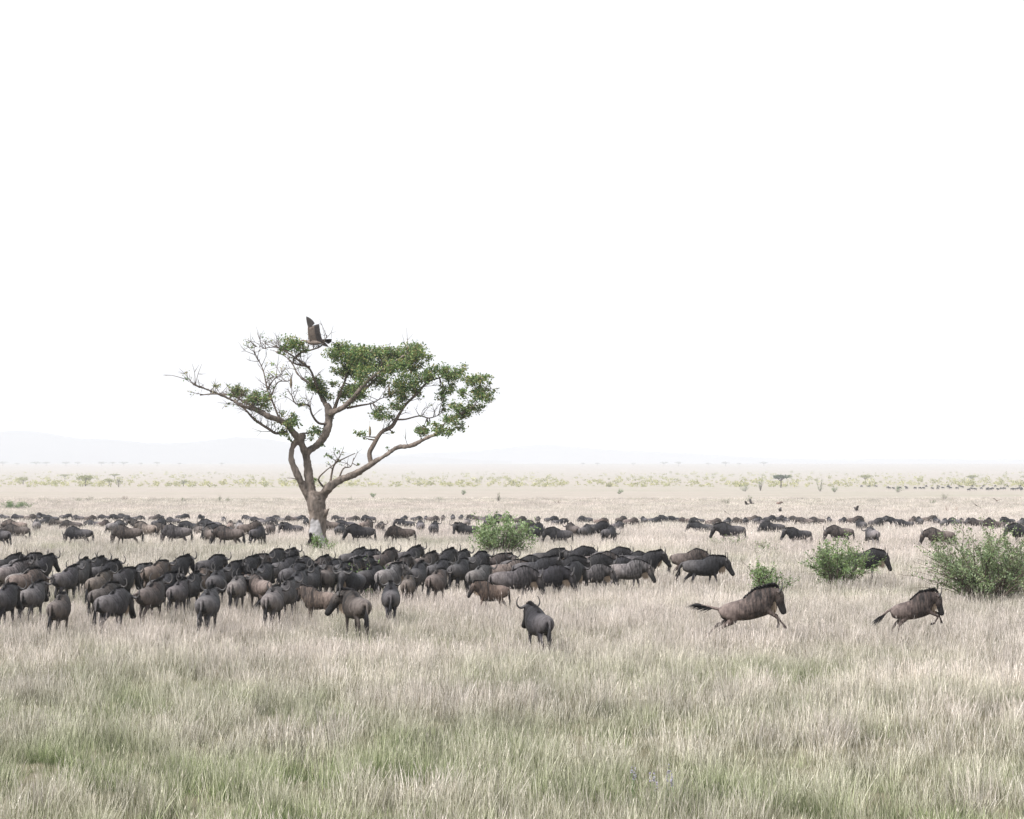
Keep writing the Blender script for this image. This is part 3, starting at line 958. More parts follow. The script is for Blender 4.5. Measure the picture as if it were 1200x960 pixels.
# cut the hollow at its foot
cg = Geo()
HP = math.pi / 2
cg.loft([(-.40, -1.35, .1, HP, .05, .1, 0, 0, 0), (-.40, -1.33, .1, HP, .19, .80, 0, 0, 0)] + [(-.40 + .025 * i, -1.25 + .2 * i, .1 + .03 * i, HP, .20, .86 - .05 * i, 0, 0, 0) for i in range(8)]
        + [(-.20, .25, .3, HP, .05, .1, 0, 0, 0)], 16, 2)
cme = mesh_of('hollow', cg.V, cg.F)
def outward(me):
    b = bmesh.new(); b.from_mesh(me); bmesh.ops.recalc_face_normals(b, faces=b.faces); b.to_mesh(me); b.free()
outward(cme); outward(tm)
cutter = bpy.data.objects.new('hollow', cme)
COL.objects.link(cutter)
cutter.parent = troot
bo = trunk.modifiers.new('hollow', 'BOOLEAN'); bo.operation = 'DIFFERENCE'; bo.object = cutter; bo.solver = 'MANIFOLD'
bpy.context.view_layer.update()
tm2 = bpy.data.meshes.new_from_object(trunk.evaluated_get(bpy.context.evaluated_depsgraph_get()))
trunk.modifiers.clear()
trunk.data = tm2
bpy.data.objects.remove(cutter)
tm2.materials.clear(); tm2.materials.append(M_BARK)
co = np.empty(len(tm2.vertices) * 3, np.float32); tm2.vertices.foreach_get('co', co); co = co.reshape(-1, 3)
kc = np.zeros((len(co), 4), np.float32); kc[:, 3] = 1
ang = np.arctan2(co[:, 0] + .02, -co[:, 1] + .001)                     # 0 = facing the camera
topz = 1.95 - .75 * np.abs(ang + .25) ** 1.5 + .12 * np.sin(co[:, 0] * 14)
kc[:, 0] = np.clip((topz - co[:, 2]) / .07, 0, 1) * (np.abs(ang) < 1.55)
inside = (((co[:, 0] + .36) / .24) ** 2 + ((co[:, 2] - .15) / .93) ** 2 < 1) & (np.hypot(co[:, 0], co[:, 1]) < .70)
kc[:, 1] = inside                                                     # the hollow's inner darkness, painted near-black
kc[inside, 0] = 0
(tm2.color_attributes.get('coat') or tm2.color_attributes.new('coat', 'FLOAT_COLOR', 'POINT')).data.foreach_set('color', kc.ravel())

CLUSTERS = [(425, 165, 42), (400, 175, 26), (470, 170, 26), (590, 160, 34), (570, 195, 34), (610, 200, 52), (650, 195, 52), (690, 215, 55), (735, 175, 28), (745, 220, 52), (790, 200, 46), (830, 180, 44),
            (870, 190, 40), (905, 208, 24), (840, 225, 40), (650, 250, 50), (690, 270, 48), (640, 300, 46), (615, 335, 42), (655, 330, 36), (600, 250, 34), (720, 285, 38), (780, 250, 42), (815, 290, 46),
            (800, 320, 34), (850, 310, 36), (880, 270, 34), (920, 270, 36), (960, 262, 36), (1000, 258, 32), (1028, 240, 24), (735, 405, 34), (715, 395, 20), (790, 375, 28), (820, 345, 30), (770, 410, 22), (770, 340, 22),
            (505, 300, 38), (480, 280, 24), (530, 325, 28), (545, 345, 20), (960, 320, 30), (985, 300, 22), (955, 355, 24), (960, 385, 22), (1065, 300, 34), (1095, 290, 28), (1125, 320, 26), (1105, 345, 30), (1130, 290, 18),
            (1040, 340, 26), (1010, 385, 30), (1050, 395, 32), (1085, 385, 26), (1000, 425, 32), (975, 460, 30), (1020, 460, 26), (940, 450, 22), (890, 455, 28), (870, 475, 18), (910, 440, 16), (670, 480, 20), (690, 490, 14),
            (655, 465, 12), (330, 365, 34), (300, 352, 30), (345, 345, 22), (245, 335, 30), (225, 325, 20), (270, 325, 18), (430, 440, 30), (415, 470, 24), (422, 495, 16), (450, 425, 20), (500, 465, 28), (485, 495, 18), (520, 480, 20),
            (555, 550, 13), (530, 510, 12), (600, 570, 9), (770, 530, 9), (785, 480, 10), (665, 580, 7), (510, 640, 9), (440, 415, 16), (185, 318, 14), (395, 408, 18), (465, 375, 12),
            (870, 230, 30), (760, 200, 34), (980, 275, 24), (1080, 320, 28), (1035, 415, 26), (620, 225, 36), (1070, 360, 22), (945, 470, 20), (900, 290, 26), (575, 300, 22), (560, 250, 22), (690, 180, 26), (640, 165, 24), (930, 245, 20), (860, 240, 24)]
q = np.random.default_rng(21)
S = np.array(samples)
lc, ls, lcol = [], [], []
PAL = [(.085, .145, .05), (.115, .185, .065), (.05, .09, .036), (.17, .235, .085), (.11, .16, .08), (.26, .29, .12), (.32, .28, .14)]
def clump(c, r, dens=1.0):
    n = max(6, int(600 * r * r * dens))
    d = q.normal(0, 1, (n, 3)); d /= np.linalg.norm(d, axis=1)[:, None]
    p = c + d * (r * q.uniform(.15, 1.35, n)[:, None]) * np.array((1, 1.05, .8))
    lc.extend(p); ls.extend(q.uniform(.08, .19, n)); lcol.extend(leaf_cols(q, n, PAL, .25))
    return p
for i, (x, y, r) in enumerate(CLUSTERS):
    rm = r / 3 * TS
    c0 = tz(x, y)
    dd = np.hypot(S[:, 0] - c0[0], (S[:, 2] - c0[2]) * 1.2) + np.abs(S[:, 3] - .05) * .3
    j = int(np.argmin(dd))
    reach = min(1.0, rm * .9 + .1)
    for rep in range(2 if r > 26 else 1):
        c = np.array((c0[0], S[j, 1] + q.uniform(-1, 1) * reach * (1.0 if rep == 0 else 1.8), c0[2])) + q.normal(0, .06, 3)
        a, b = S[j, :3], c
        mid = (a + b) / 2 + np.array((0, 0, -.08)) + q.normal(0, .05, 3)
        twigs.tube([a, mid, b], [min(.05, S[j, 3]), .025, .012], 5, 2)
        nsub = 5 if r > 18 else 3
        for s in range(nsub):
            d = q.normal(0, 1, 3); d /= np.linalg.norm(d)
            e = c + d * rm * q.uniform(.45, .75) * np.array((1.15, 1.0, .85))
            twigs.tube([c, (c + e) / 2 + q.normal(0, .03, 3), e], [.014, .010, .006], 4, 1)
            clump(e, rm * q.uniform(.40, .64), 1.3 if rep == 0 else 1.0)
# bare twigs, most of them on the thin left side of the crown
for k in range(760):
    j = q.integers(0, len(S))
    if S[j, 0] > -.5 and k % 3:
        continue
    if S[j, 3] > .13 or S[j, 2] < 4.5:
        continue
    a = S[j, :3]
    d = np.array((q.normal(-.2 if a[0] < 0 else .2, .6), q.normal(0, .6), abs(q.normal(.7, .5))))
    d /= np.linalg.norm(d)
    L = q.uniform(.5, 1.3)
    m1 = a + d * L * .5 + q.normal(0, .08, 3); e = a + d * L + q.normal(0, .12, 3)
    twigs.tube([a, m1, e], [.02, .014, .006], 4, 2)
    for _ in range(2):
        d2 = d + q.normal(0, .7, 3); d2 /= np.linalg.norm(d2)
        twigs.tube([m1, m1 + d2 * L * .4], [.011, .005], 4, 1)
    if q.uniform() < .30:
        clump((m1 + e) / 2, .22, .3)
ob('branches', mesh_of('sausage_tree_branches', twigs.V, twigs.F, M_TWIG, smooth=True), troot)['kind'] = 'stuff'
ob('crown', leaves_mesh('sausage_tree_crown', lc, ls, lcol, 5, .55, .35), troot)['kind'] = 'stuff'
M_FRUIT = plain('fruit_skin', (.20, .165, .115), .8, .15, .3, 8)
for x, y in ((422, 300), (768, 330), (700, 470), (845, 250)):
    fg = Geo()
    c = tz(x, y, -.6)
    fg.tube([c + np.array((0, 0, .62)), c + np.array((0, 0, .36)), c + np.array((0, 0, .30)), c + np.array((.01, 0, .1)), c + np.array((.01, 0, -.12)), c + np.array((0, 0, -.24))],
            [.012, .012, .05, .075, .07, .02], 9, 2)
    ob('sausage_fruit', fg.mesh('sausage_fruit', M_FRUIT), troot)

# ------------------------------------------------------------------ the vulture landing on its crown
M_FEATHER = plain('brown_feathers', (.20, .16, .135), .8, .1, .55, 7)
M_FEATHER_DARK = plain('dark_flight_feathers', (.065, .056, .053), .7, .15, .5, 9)
M_DOWN = plain('pale_down', (.34, .29, .25), .9, .05, .25, 20)
def feather(g, base, direction, length, width, normal):
    base, direction, normal = (np.array(v, float) for v in (base, direction, normal))
    direction /= np.linalg.norm(direction)
    side = np.cross(direction, normal); side /= np.linalg.norm(side) + 1e-9
    o = len(g.V)
    for t, w in ((0, .45), (.35, 1.0), (.75, .95), (.93, .6)):
        bow = normal * math.sin(t * math.pi) * .02
        g.V += [base + direction * length * t - side * width * w / 2 + bow, base + direction * length * t + bow + normal * .008, base + direction * length * t + side * width * w / 2 + bow]
        g.K += [(0, 0, 0)] * 3
    g.V.append(base + direction * length); g.K.append((0, 0, 0))
    for k in range(3):
        a = o + 3 * k
        g.F += [(a, a + 1, a + 4, a + 3), (a + 1, a + 2, a + 5, a + 4)]
    a = o + 9
    g.F += [(a, a + 1, o + 12), (a + 1, a + 2, o + 12)]

VUL = TREE + Vector(tz(502, 160, -.4))
vroot = empty('vulture', VUL, 0, .88)
tag(vroot, 'brown vulture with one wing raised, perched on top of the big tree', 'bird')
vb = Geo()
vb.loft([(.50, 0, .10, 0, .03, .02, 0, 0, 0), (.36, 0, .09, 0, .12, .07, 0, 0, 0), (.15, 0, .10, 0, .17, .15, 0, 0, 0), (-.10, 0, .12, 0, .18, .18, 0, 0, 0), (-.30, 0, .14, 0, .14, .15, 0, 0, 0),
         (-.42, 0, .17, 0, .07, .08, 0, 0, 0), (-.55, 0, .22, 0, .045, .05, 0, 0, 0), (-.68, 0, .25, 0, .045, .05, 0, 0, 0), (-.77, 0, .24, 0, .04, .045, 0, 0, 0),
         (-.85, 0, .20, 0, .018, .022, 0, 0, 0), (-.89, 0, .15, 0, .005, .008, 0, 0, 0)], 12, 3)
ob('body', vb.mesh('vulture_body', M_FEATHER), vroot)
rg = Geo()
for i in range(40):
    a = i * 2 * math.pi / 40
    rg.strip((-.40, math.cos(a) * .07, .165 + math.sin(a) * .08), (-.50, math.cos(a) * .14, .19 + math.sin(a) * .14), .03, (0, -math.sin(a), math.cos(a)))
ob('ruff', rg.mesh('vulture_ruff', M_DOWN), vroot)
def vulture_wing(root, mid, wrist, tip_dir, trail, normal):
    g, gd = Geo(), Geo()
    root, mid, wrist, tip_dir, trail, normal = (np.array(v, float) for v in (root, mid, wrist, tip_dir, trail, normal))
    tip_dir /= np.linalg.norm(tip_dir); trail /= np.linalg.norm(trail)
    g.tube([root, (root + mid) / 2, mid, (mid + wrist) / 2, wrist, wrist + tip_dir * .18], [.075, .06, .05, .042, .035, .015], 8, 2)
    for i in range(13):                                # coverts
        p = root + (mid - root) * (i / 6) if i < 6 else mid + (wrist - mid) * ((i - 6) / 6)
        feather(g, p, trail + tip_dir * (.1 + .25 * i / 12), .46, .15, normal)
        feather(gd, p + normal * -.012, trail + tip_dir * (.05 + .3 * i / 12), .80, .14, normal)
    for i in range(13):                                # fingered primaries
        t = i / 12
        feather(gd, wrist + tip_dir * .12 * t - normal * .01, trail * (.9 - 1.15 * t) + tip_dir * (.75 + .7 * t), .58 + .12 * t, .085, normal)
    w = ob('wing', g.mesh('vulture_wing', M_FEATHER), vroot)
    ob('flight_feathers', gd.mesh('vulture_flight_feathers', M_FEATHER_DARK), w)
vulture_wing((-.20, -.12, .22), (-.30, -.28, .60), (-.33, -.36, .98), (.02, -.1, 1), (1, .25, .05), (.1, -1, .1))
vulture_wing((-.05, .10, .22), (.20, .42, .40), (.42, .75, .36), (.9, .5, -.05), (.35, -.55, -.6), (.3, .6, .7))
for s in (-1, 1):
    lg = Geo()
    lg.tube([(.0, s * .07, .02), (-.05, s * .08, -.12), (.0, s * .08, -.24), (-.06, s * .08, -.25)], [.05, .03, .02, .012], 7, 2)
    ob('leg', lg.mesh('vulture_leg', M_FEATHER_DARK), vroot)

# ------------------------------------------------------------------ shrubs
def shrub(name, loc, width, height, stems, leaf, nleaf, label, palette, seed, cat='shrub', group=None, arch=.5, flat=1.0, twig_mat=None, spray=.22, tuft=False):
    q = np.random.default_rng(seed)
    root = empty(name, loc)
    tag(root, label, cat, group)
    tw = Geo()
    ends = []
    for s in range(stems):
        a = q.uniform(0, 2 * math.pi)
        out = q.uniform(.15, 1.0) ** .7
        hgt = height * (1.0 - .55 * out ** 2) * q.uniform(.75, 1.08)
        tip = np.array((math.cos(a) * out * width / 2, math.sin(a) * out * width / 2 * flat, hgt))
        base = np.array((math.cos(a) * width * .05, math.sin(a) * width * .05, -.05))
        mid = base * .5 + tip * .5 + np.array((0, 0, hgt * .16 * arch)) + q.normal(0, width * .02, 3)
        P = catmull(np.array([base, mid, tip]), 5)
        tw.tube([base, mid, tip], [.022 + .012 * height, .014 + .006 * height, .006], 5, 3)
        for k in range(7):
            t = q.uniform(.25, 1.0)
            p = P[min(len(P) - 1, int(t * (len(P) - 1)))]
            d = (tip - base) / np.linalg.norm(tip - base) * .5 + q.normal(0, .55, 3) + np.array((0, 0, .3))
            d /= np.linalg.norm(d)
            L = width * spray * q.uniform(.5, 1.1)
            e = p + d * L
            tw.tube([p, (p + e) / 2 + q.normal(0, L * .08, 3), e], [.010, .007, .004], 4, 1)
            ends.append((p, e))
    E = np.array(ends)
    k = q.integers(0, len(E), nleaf)
    t = q.uniform(.0, 1.08, nleaf)[:, None]
    C = E[k, 0] * (1 - t) + E[k, 1] * t + q.normal(0, leaf * .55, (nleaf, 3))
    C[:, 2] = np.maximum(C[:, 2], .03)
    # each spray of leaves has its own tint
    tint = np.clip(q.normal(1, .20, (len(E), 1)), .55, 1.6)[k]
    cols = np.clip(leaf_cols(q, nleaf, palette, .2) * tint, 0, 1)
    for k in range(int(stems * .6)):
        a = q.uniform(0, 2 * math.pi); L = width * q.uniform(.35, .62)
        e = np.array((math.cos(a) * L, math.sin(a) * L * flat, height * q.uniform(.25, 1.05)))
        tw.tube([(0, 0, 0), e * .55 + np.array((0, 0, height * .12)), e], [.016, .010, .004], 4, 2)
    st = ob('stems', mesh_of(name + '_stems', tw.V, tw.F, twig_mat or M_TWIG), root)
    st['kind'] = 'stuff'
    fo = ob('foliage', leaves_mesh(name + '_foliage', C, q.uniform(.6, 1.3, nleaf) * leaf, cols, seed, .42, .3), root)
    fo['kind'] = 'stuff'
    return root

PG = [(.14, .205, .085), (.18, .25, .11), (.10, .155, .07), (.22, .285, .13), (.15, .20, .115)]
PGREY = [(.16, .21, .115), (.20, .25, .145), (.12, .165, .085), (.25, .285, .17)]
shrub('bush', at(588, 656), 3.4, 2.2, 24, .17, 4000, 'round leafy green bush rising out of the back of the packed herd', [(.15, .21, .095), (.20, .27, .135), (.11, .16, .075), (.27, .33, .19)], 31, spray=.28)
shrub('bush', at(982, 692), 2.7, 1.75, 24, .10, 7000, 'green thorny bush hiding the hindquarters of a standing wildebeest', PG, 32, spray=.33, arch=.8)
shrub('bush', at(1158, 712), 5.3, 2.25, 46, .105, 14500, 'largest green thorny bush, spreading at the picture edge behind the second runner', PGREY, 33, spray=.27, arch=.8)
shrub('bush', at(900, 704), 1.7, 1.4, 14, .095, 2600, 'small green sapling right behind the leaping wildebeest', PG, 34, spray=.3)
shrub('bush', at(895, 655), 1.9, .7, 9, .09, 520, 'sparse low green sprigs between the tall sapling and the far herd', PG, 35, spray=.25)
shrub('bush', at(856, 645), 2.6, .62, 14, .09, 1300, 'low green weedy plant beyond the last walking wildebeest of the herd', PG, 36, spray=.18)
shrub('bush', at(868, 640), .9, 1.0, 6, .09, 420, 'upright green sprig beside the low weedy plant', PG, 37, spray=.3)
shrub('bush', at(377, 653), 1.5, 1.25, 12, .13, 800, 'fresh green sapling growing against the hollow foot of the big tree', [(.15, .22, .08), (.19, .27, .11), (.11, .17, .06)], 38, spray=.25)
shrub('bush', at(432, 708), 2.0, 1.35, 12, .12, 700, 'green weed behind the two wildebeest at the front of the herd', [(.13, .19, .075), (.17, .235, .10), (.10, .15, .065)], 39, spray=.3)
shrub('bush', at(14, 598), 11.0, 1.7, 24, .30, 2200, 'wide low dark green thicket beyond the far herd at the frame edge', PG, 40, spray=.1, flat=.5)
FAR_SHRUBS = [(584, 589, 3.6, 1.5, 'lone upright dark green sapling on the bare plain above the round bush'),
              (437, 583, 2.0, 2.4, 'small dark shrub on the plain beside the big tree limb'),
              (411, 588, 1.5, 2.0, 'little grey shrub on the plain close to the big tree trunk'),
              (515, 588, 1.7, 3.0, 'low grey-green shrub on the plain midway from tree trunk to lone sapling'),
              (543, 580, 2.0, 2.0, 'tiny dark shrub beyond the low shrub near the lone sapling'),
              (877, 590, 2.6, 3.2, 'pointed green shrub on the plain beside the two black birds'),
              (851, 592, 2.2, 3.4, 'thin pale shrub on the plain next to the two black birds'),
              (1107, 586, 2.8, 3.4, 'ragged pale green shrub on the plain above the bare twigs'),
              (1093, 592, 1.6, 2.2, 'tiny shrub on the plain beside the bare twigs'),
              (961, 576, 6.0, 5.5, 'rounded dark shrub standing on the plain past the flat-topped acacia'),
              (978, 577, 3.0, 3.4, 'smaller dark shrub just past the rounded dark one'),
              (891, 575, 7.2, 4.2, 'narrow dark shrub beside the flat-topped acacia'),
              (873, 576, 3.2, 4.5, 'squat dark shrub short of the flat-topped acacia'),
              (1052, 577, 3.2, 5.2, 'squat shrub on the plain near the distant dark herd line'),
              (105, 588, 2.0, 3.0, 'grey-green shrub on the plain above the leftmost grazing animals'),
              (92, 589, 1.4, 2.6, 'tiny flat shrub touching the grey-green one on the plain'),
              (257, 588, 2.1, 2.5, 'small dark shrub on the plain, nearest to the trunk of three'),
              (268, 589, 1.5, 3.0, 'flat shrub close beside the small dark one on the plain'),
              (215, 589, 1.6, 2.0, 'small pale shrub standing alone on the plain left of the tree'),
              (653, 592, 1.2, 2.8, 'flat brownish shrub on the plain above the middle of the far herd'),
              (726, 579, 2.0, 4.0, 'flat dark shrub on the bare plain in the middle distance'),
              (146, 587, 1.6, 3.0, 'reddish low shrub on the plain between two grey-green ones')]
for i, (px, py, h, w, lab) in enumerate(FAR_SHRUBS):
    p = at(px, py)
    red = 'reddish' in lab or 'brownish' in lab
    shrub('shrub', p, w, h, 9, .16 + .05 * (p.y > 700) * 4, 240, lab, [(.17, .12, .08), (.2, .15, .1)] if red else PGREY if 'pale' in lab or 'grey' in lab else PG, 60 + i, group='small shrubs on the open plain', spray=.22)

dead = empty('bare_bush', at(1116, 602))
tag(dead, 'leafless pale branching twigs sticking up from the plain', 'bush')
dg_ = Geo()
qd = random.Random(5)
for s in (-1, 1):
    b = np.array((s * .55, 0, 0))
    for k in range(4):
        e = b + np.array((s * qd.uniform(-.1, .9), qd.uniform(-.4, .4), qd.uniform(1.0, 2.1)))
        mth = (b + e) / 2 + np.array((s * .25, 0, -.15))
        dg_.tube([b, mth, e], [.08, .06, .025], 5, 3)
ob('branches', dg_.mesh('bare_bush_branches', M_DEADWOOD), dead)['kind'] = 'stuff'

# ------------------------------------------------------------------ acacias and distant scrub
def acacia(px, base_row, top_row, half_px, label, seed, palette, group=None, n=420, flat=.30):
    q = np.random.default_rng(seed)
    p = at(px, base_row)
    mpp = p.y / FPX
    H, W = (base_row - top_row) * mpp, half_px * mpp
    root = empty('acacia_tree', p); tag(root, label, 'tree', group)
    g = Geo()
    g.tube([(0, 0, -.2), (.04 * W, 0, H * .35), (-.02 * W, 0, H * .6)], [.06 * H, .045 * H, .035 * H], 6, 2)
    for k in range(7):
        a = k * 2 * math.pi / 7 + q.uniform(-.3, .3)
        e = np.array((math.cos(a) * W * .7, math.sin(a) * W * .7, H * q.uniform(.78, .92)))
        g.tube([(0, 0, H * .5), e * np.array((.45, .45, .82)), e], [.03 * H, .02 * H, .008 * H], 5, 2)
    ob('trunk', g.mesh('acacia_trunk', M_TWIG), root)
    r = np.sqrt(q.uniform(0, 1, n)); a = q.uniform(0, 2 * np.pi, n)
    lump = 1 + .25 * np.sin(a * 3 + seed) + .15 * np.sin(a * 7)
    z = H * (1 - flat * .5) + H * flat * .5 * q.uniform(-1, 1, n) * (1.05 - r ** 2 * .8) + H * .05 * np.sin(a * 4 + seed)
    C = np.c_[r * W * lump * np.cos(a), r * W * lump * np.sin(a), np.minimum(z, H)]
    ob('crown', leaves_mesh('acacia_crown', C, q.uniform(.5, 1.2, n) * W * .20, leaf_cols(q, n, palette), seed, .7, .8), root)['kind'] = 'stuff'
PA = [(.06, .085, .04), (.08, .105, .05), (.045, .065, .035)]
PY = [(.25, .25, .11), (.21, .22, .10), (.29, .28, .13)]
acacia(915, 571.5, 556.5, 10, 'flat-topped dark acacia standing alone on the distant plain', 71, PA, n=700)
acacia(1014, 568, 556.5, 6, 'pale flat-topped acacia in the scrub past the dark one', 72, PY)
acacia(1139, 567, 557, 6, 'faint flat-topped acacia in the scrub near the frame edge', 73, PY)
acacia(100, 570, 556.5, 9, 'broad yellowish acacia in the scrub band beyond the leftmost animals', 74, PY, n=600, flat=.55)
acacia(128, 569, 560.5, 6, 'compact yellowish acacia beside the broad one in the scrub', 75, PY, flat=.6)
acacia(139, 571, 560, 3.6, 'narrow darker green bushy acacia beside the compact yellowish one', 76, [(.12, .14, .07), (.15, .165, .09)], flat=.9)
acacia(76, 562, 556, 6, 'thin flat acacia crown above the scrub short of the broad one', 77, PY)
acacia(134, 562, 555.5, 6, 'thin flat acacia crown above the compact yellowish one', 78, PY)
acacia(215, 570, 562, 4, 'small dull green acacia alone in the scrub between tree and broad acacia', 79, [(.15, .165, .09), (.18, .19, .1)], flat=.8)
acacia(27, 568, 559, 6, 'spreading yellowish acacia in the scrub nearest the frame corner', 80, PY, flat=.6)
LINE = [(3, 6), (20, 3), (42, 6), (54, 5), (77, 5), (91, 4), (119, 5), (132, 4), (145, 6), (165, 3), (184, 4), (210, 3), (260, 3), (700, 3), (683, 3), (742, 3), (778, 5), (795, 4), (830, 3), (850, 5), (866, 3), (895, 5)]
for i, (px, hp) in enumerate(LINE):
    acacia(px, 546.2, 546.2 - (5.2 if hp > 3 else 4), hp, 'tiny hazy acacia silhouette in the tree line at the foot of the hills', 90 + i, PA, 'hazy trees on the horizon', n=120, flat=.5)

q = np.random.default_rng(17)
ns = 1900
py_ = 571.0 - 16.5 * q.uniform(0, 1, ns) ** 1.25
px_ = q.uniform(-90, 1290, ns)
C, Sz, Kc = [], [], []
for a, b in zip(px_, py_):
    p = at(a, b)
    r = q.uniform(.7, 3.4) if q.uniform() < .5 else q.uniform(.6, 1.6); h = r * q.uniform(.6, 1.3)
    n = 34
    d = q.normal(0, 1, (n, 3)); d /= np.linalg.norm(d, axis=1)[:, None]
    d *= q.uniform(.4, 1.05, n)[:, None]
    C.append(np.array(p) + d * np.array((r, r, h * .6)) + np.array((0, 0, h * .6)))
    Sz.append(q.uniform(.5, 1.1, n) * r * .5)
    Kc.append(leaf_cols(q, n, [(.38, .36, .18), (.32, .32, .155), (.43, .395, .215)], .12) * q.uniform(.75, 1.15))  # palette lightened so the far band looks sunlit
tag(ob('scrub', leaves_mesh('scrub', np.concatenate(C), np.concatenate(Sz), np.concatenate(Kc), 8, .8, .4)),
    'pale yellow-green scrub covering the distant plain below the hills', 'scrub', kind='stuff')

# ------------------------------------------------------------------ birds low over the plain
def flying_bird(px, py, depth, span, roll, yaw, up, label, dark=True):
    root = empty('flying_bird', in_air(px, py, depth), R(yaw))
    root.rotation_euler = (R(roll), 0, R(yaw))
    tag(root, label, 'bird', 'birds over the plain')
    m = M_FEATHER_DARK if dark else M_FEATHER
    b = Geo()
    L = span * .42
    b.loft([(-L * .6, 0, 0, 0, .02 * span, .008 * span, 0, 0, 0), (-L * .35, 0, 0, 0, .05 * span, .025 * span, 0, 0, 0), (0, 0, 0, 0, .055 * span, .055 * span, 0, 0, 0), (L * .28, 0, .01, 0, .04 * span, .04 * span, 0, 0, 0),
            (L * .42, 0, .02 * span, 0, .022 * span, .024 * span, 0, 0, 0), (L * .56, 0, .015 * span, 0, .004, .004, 0, 0, 0)], 9, 2)
    ob('body', b.mesh('bird_body', m), root)
    for s in (1, -1):
        w = Geo()
        w.loft([(0, s * .03 * span, .02 * span, R(90 * s) , .13 * span, .02 * span, 0, 0, 0), (.03 * span, s * .2 * span, .02 * span + up * span * .13, R(90 * s), .13 * span, .012 * span, 0, 0, 0),
                (.0, s * .36 * span, .02 * span + up * span * .2, R(90 * s), .10 * span, .009 * span, 0, 0, 0), (-.05 * span, s * .5 * span, .02 * span + up * span * .17, R(90 * s), .03 * span, .005 * span, 0, 0, 0)], 8, 2)
        ob('wing', w.mesh('bird_wing', m), root)

flying_bird(875, 591, 300, 1.5, 20, 150, .9, 'black bird with raised wings, near one of a pair landing by a pointed shrub')
flying_bird(880, 590, 305, 1.5, -30, 200, 1.3, 'black bird, second of the pair landing by a pointed shrub')
flying_bird(850, 600, 290, 1.5, 38, 80, .1, 'dark bird banking low over the far herd before the landing pair')
flying_bird(914.5, 599, 290, 1.4, -10, 160, 1.5, 'black bird with wings up just above the dense stretch of far herd')
flying_bird(1004, 598, 280, 1.6, 12, 200, 1.6, 'dark bird on steep down-curved wings above the far herd past the acacia')
flying_bird(1144, 592.5, 260, 1.5, 36, 85, .15, 'dark bird banking above the far herd, wings in one slanting line')
flying_bird(1168, 587, 270, 1.5, 10, 95, .8, 'pale-bodied bird gliding above the banking one, wings in a shallow vee', False)

# ------------------------------------------------------------------ purple flowers in the nearest grass
M_PETAL = plain('purple_petals', (.36, .325, .44), .8, .1, .2, 20)
def flower_patch(px, py, n, label, seed):
    q = random.Random(seed)
    root = empty('wildflower', at(px, py)); tag(root, label, 'flower', 'purple wildflowers in the meadow')
    for i in range(n):
        x, y, h = q.uniform(-.32, .32), q.uniform(-.4, .4), q.uniform(.42, .58)
        st = Geo().tube([(x, y, -.02), (x + q.uniform(-.03, .03), y, h * .5), (x, y, h)], [.006, .005, .004], 4, 1)
        so = ob('stalk', st.mesh('flower_stalk', M_FSTEM), root)
        hd = Geo()
        for k in range(16):
            t = q.uniform(0, 1)
            a = q.uniform(0, 6.28)
            b = np.array((x, y, h - .10 + .16 * t))
            e = b + np.array((math.cos(a), math.sin(a), .6)) * .035 * (1.2 - t)
            hd.strip(b, e, .026, (-math.sin(a), math.cos(a), 0))
        ob('flower_head', hd.mesh('flower_head', M_PETAL), so)['kind'] = 'stuff'
M_FSTEM = plain('flower_stem', (.10, .15, .06))
flower_patch(765, 952, 10, 'small patch of pale purple flower spikes in the grass at the bottom edge', 1)

# ------------------------------------------------------------------ haze
hz = NT('haze_air')
_v = hz.n('ShaderNodeVolumePrincipled')
_v.inputs['Density'].default_value = .0002
_v.inputs['Color'].default_value = (.70, .722, .765, 1)
hz.t.links.new(_v.outputs[0], hz.out.inputs['Volume'])
x0, x1, y0, y1, z0, z1 = -7900, 7900, -70, 20600, -13, 420
hme = mesh_of('haze', [(x0, y0, z0), (x1, y0, z0), (x1, y1, z0), (x0, y1, z0), (x0, y0, z1), (x1, y0, z1), (x1, y1, z1), (x0, y1, z1)],
              [(3, 2, 1, 0), (4, 5, 6, 7), (0, 1, 5, 4), (1, 2, 6, 5), (2, 3, 7, 6), (3, 0, 4, 7)], hz.m, smooth=False)
tag(ob('haze', hme), 'pale morning haze lying over the whole plain', 'haze', kind='stuff')

# ================================================================== ANIMALS
COATS = {'R': (.135, .106, .088), 'K': (.018, .0178, .022), 'D': (.038, .037, .044), 'G': (.108, .102, .107), 'L': (.215, .20, .198), 'B': (.105, .082, .070), 'T': (.175, .140, .115), 'C': (.145, .104, .079)}
COATWORD = {'R': 'brown', 'K': 'blackish', 'D': 'dark slate', 'G': 'grey', 'L': 'pale grey', 'B': 'brown', 'T': 'tan', 'C': 'reddish brown'}

def facing(h):
    h %= 360
    for lim, w in ((22, 'side-on facing right'), (68, 'angled away rightward'), (112, 'seen from behind'), (158, 'angled away leftward'), (202, 'side-on facing left'),
                   (248, 'turned partly toward viewer'), (292, 'facing the viewer'), (338, 'turned part way toward viewer')):
        if h < lim:
            return w
    return 'side-on facing right'

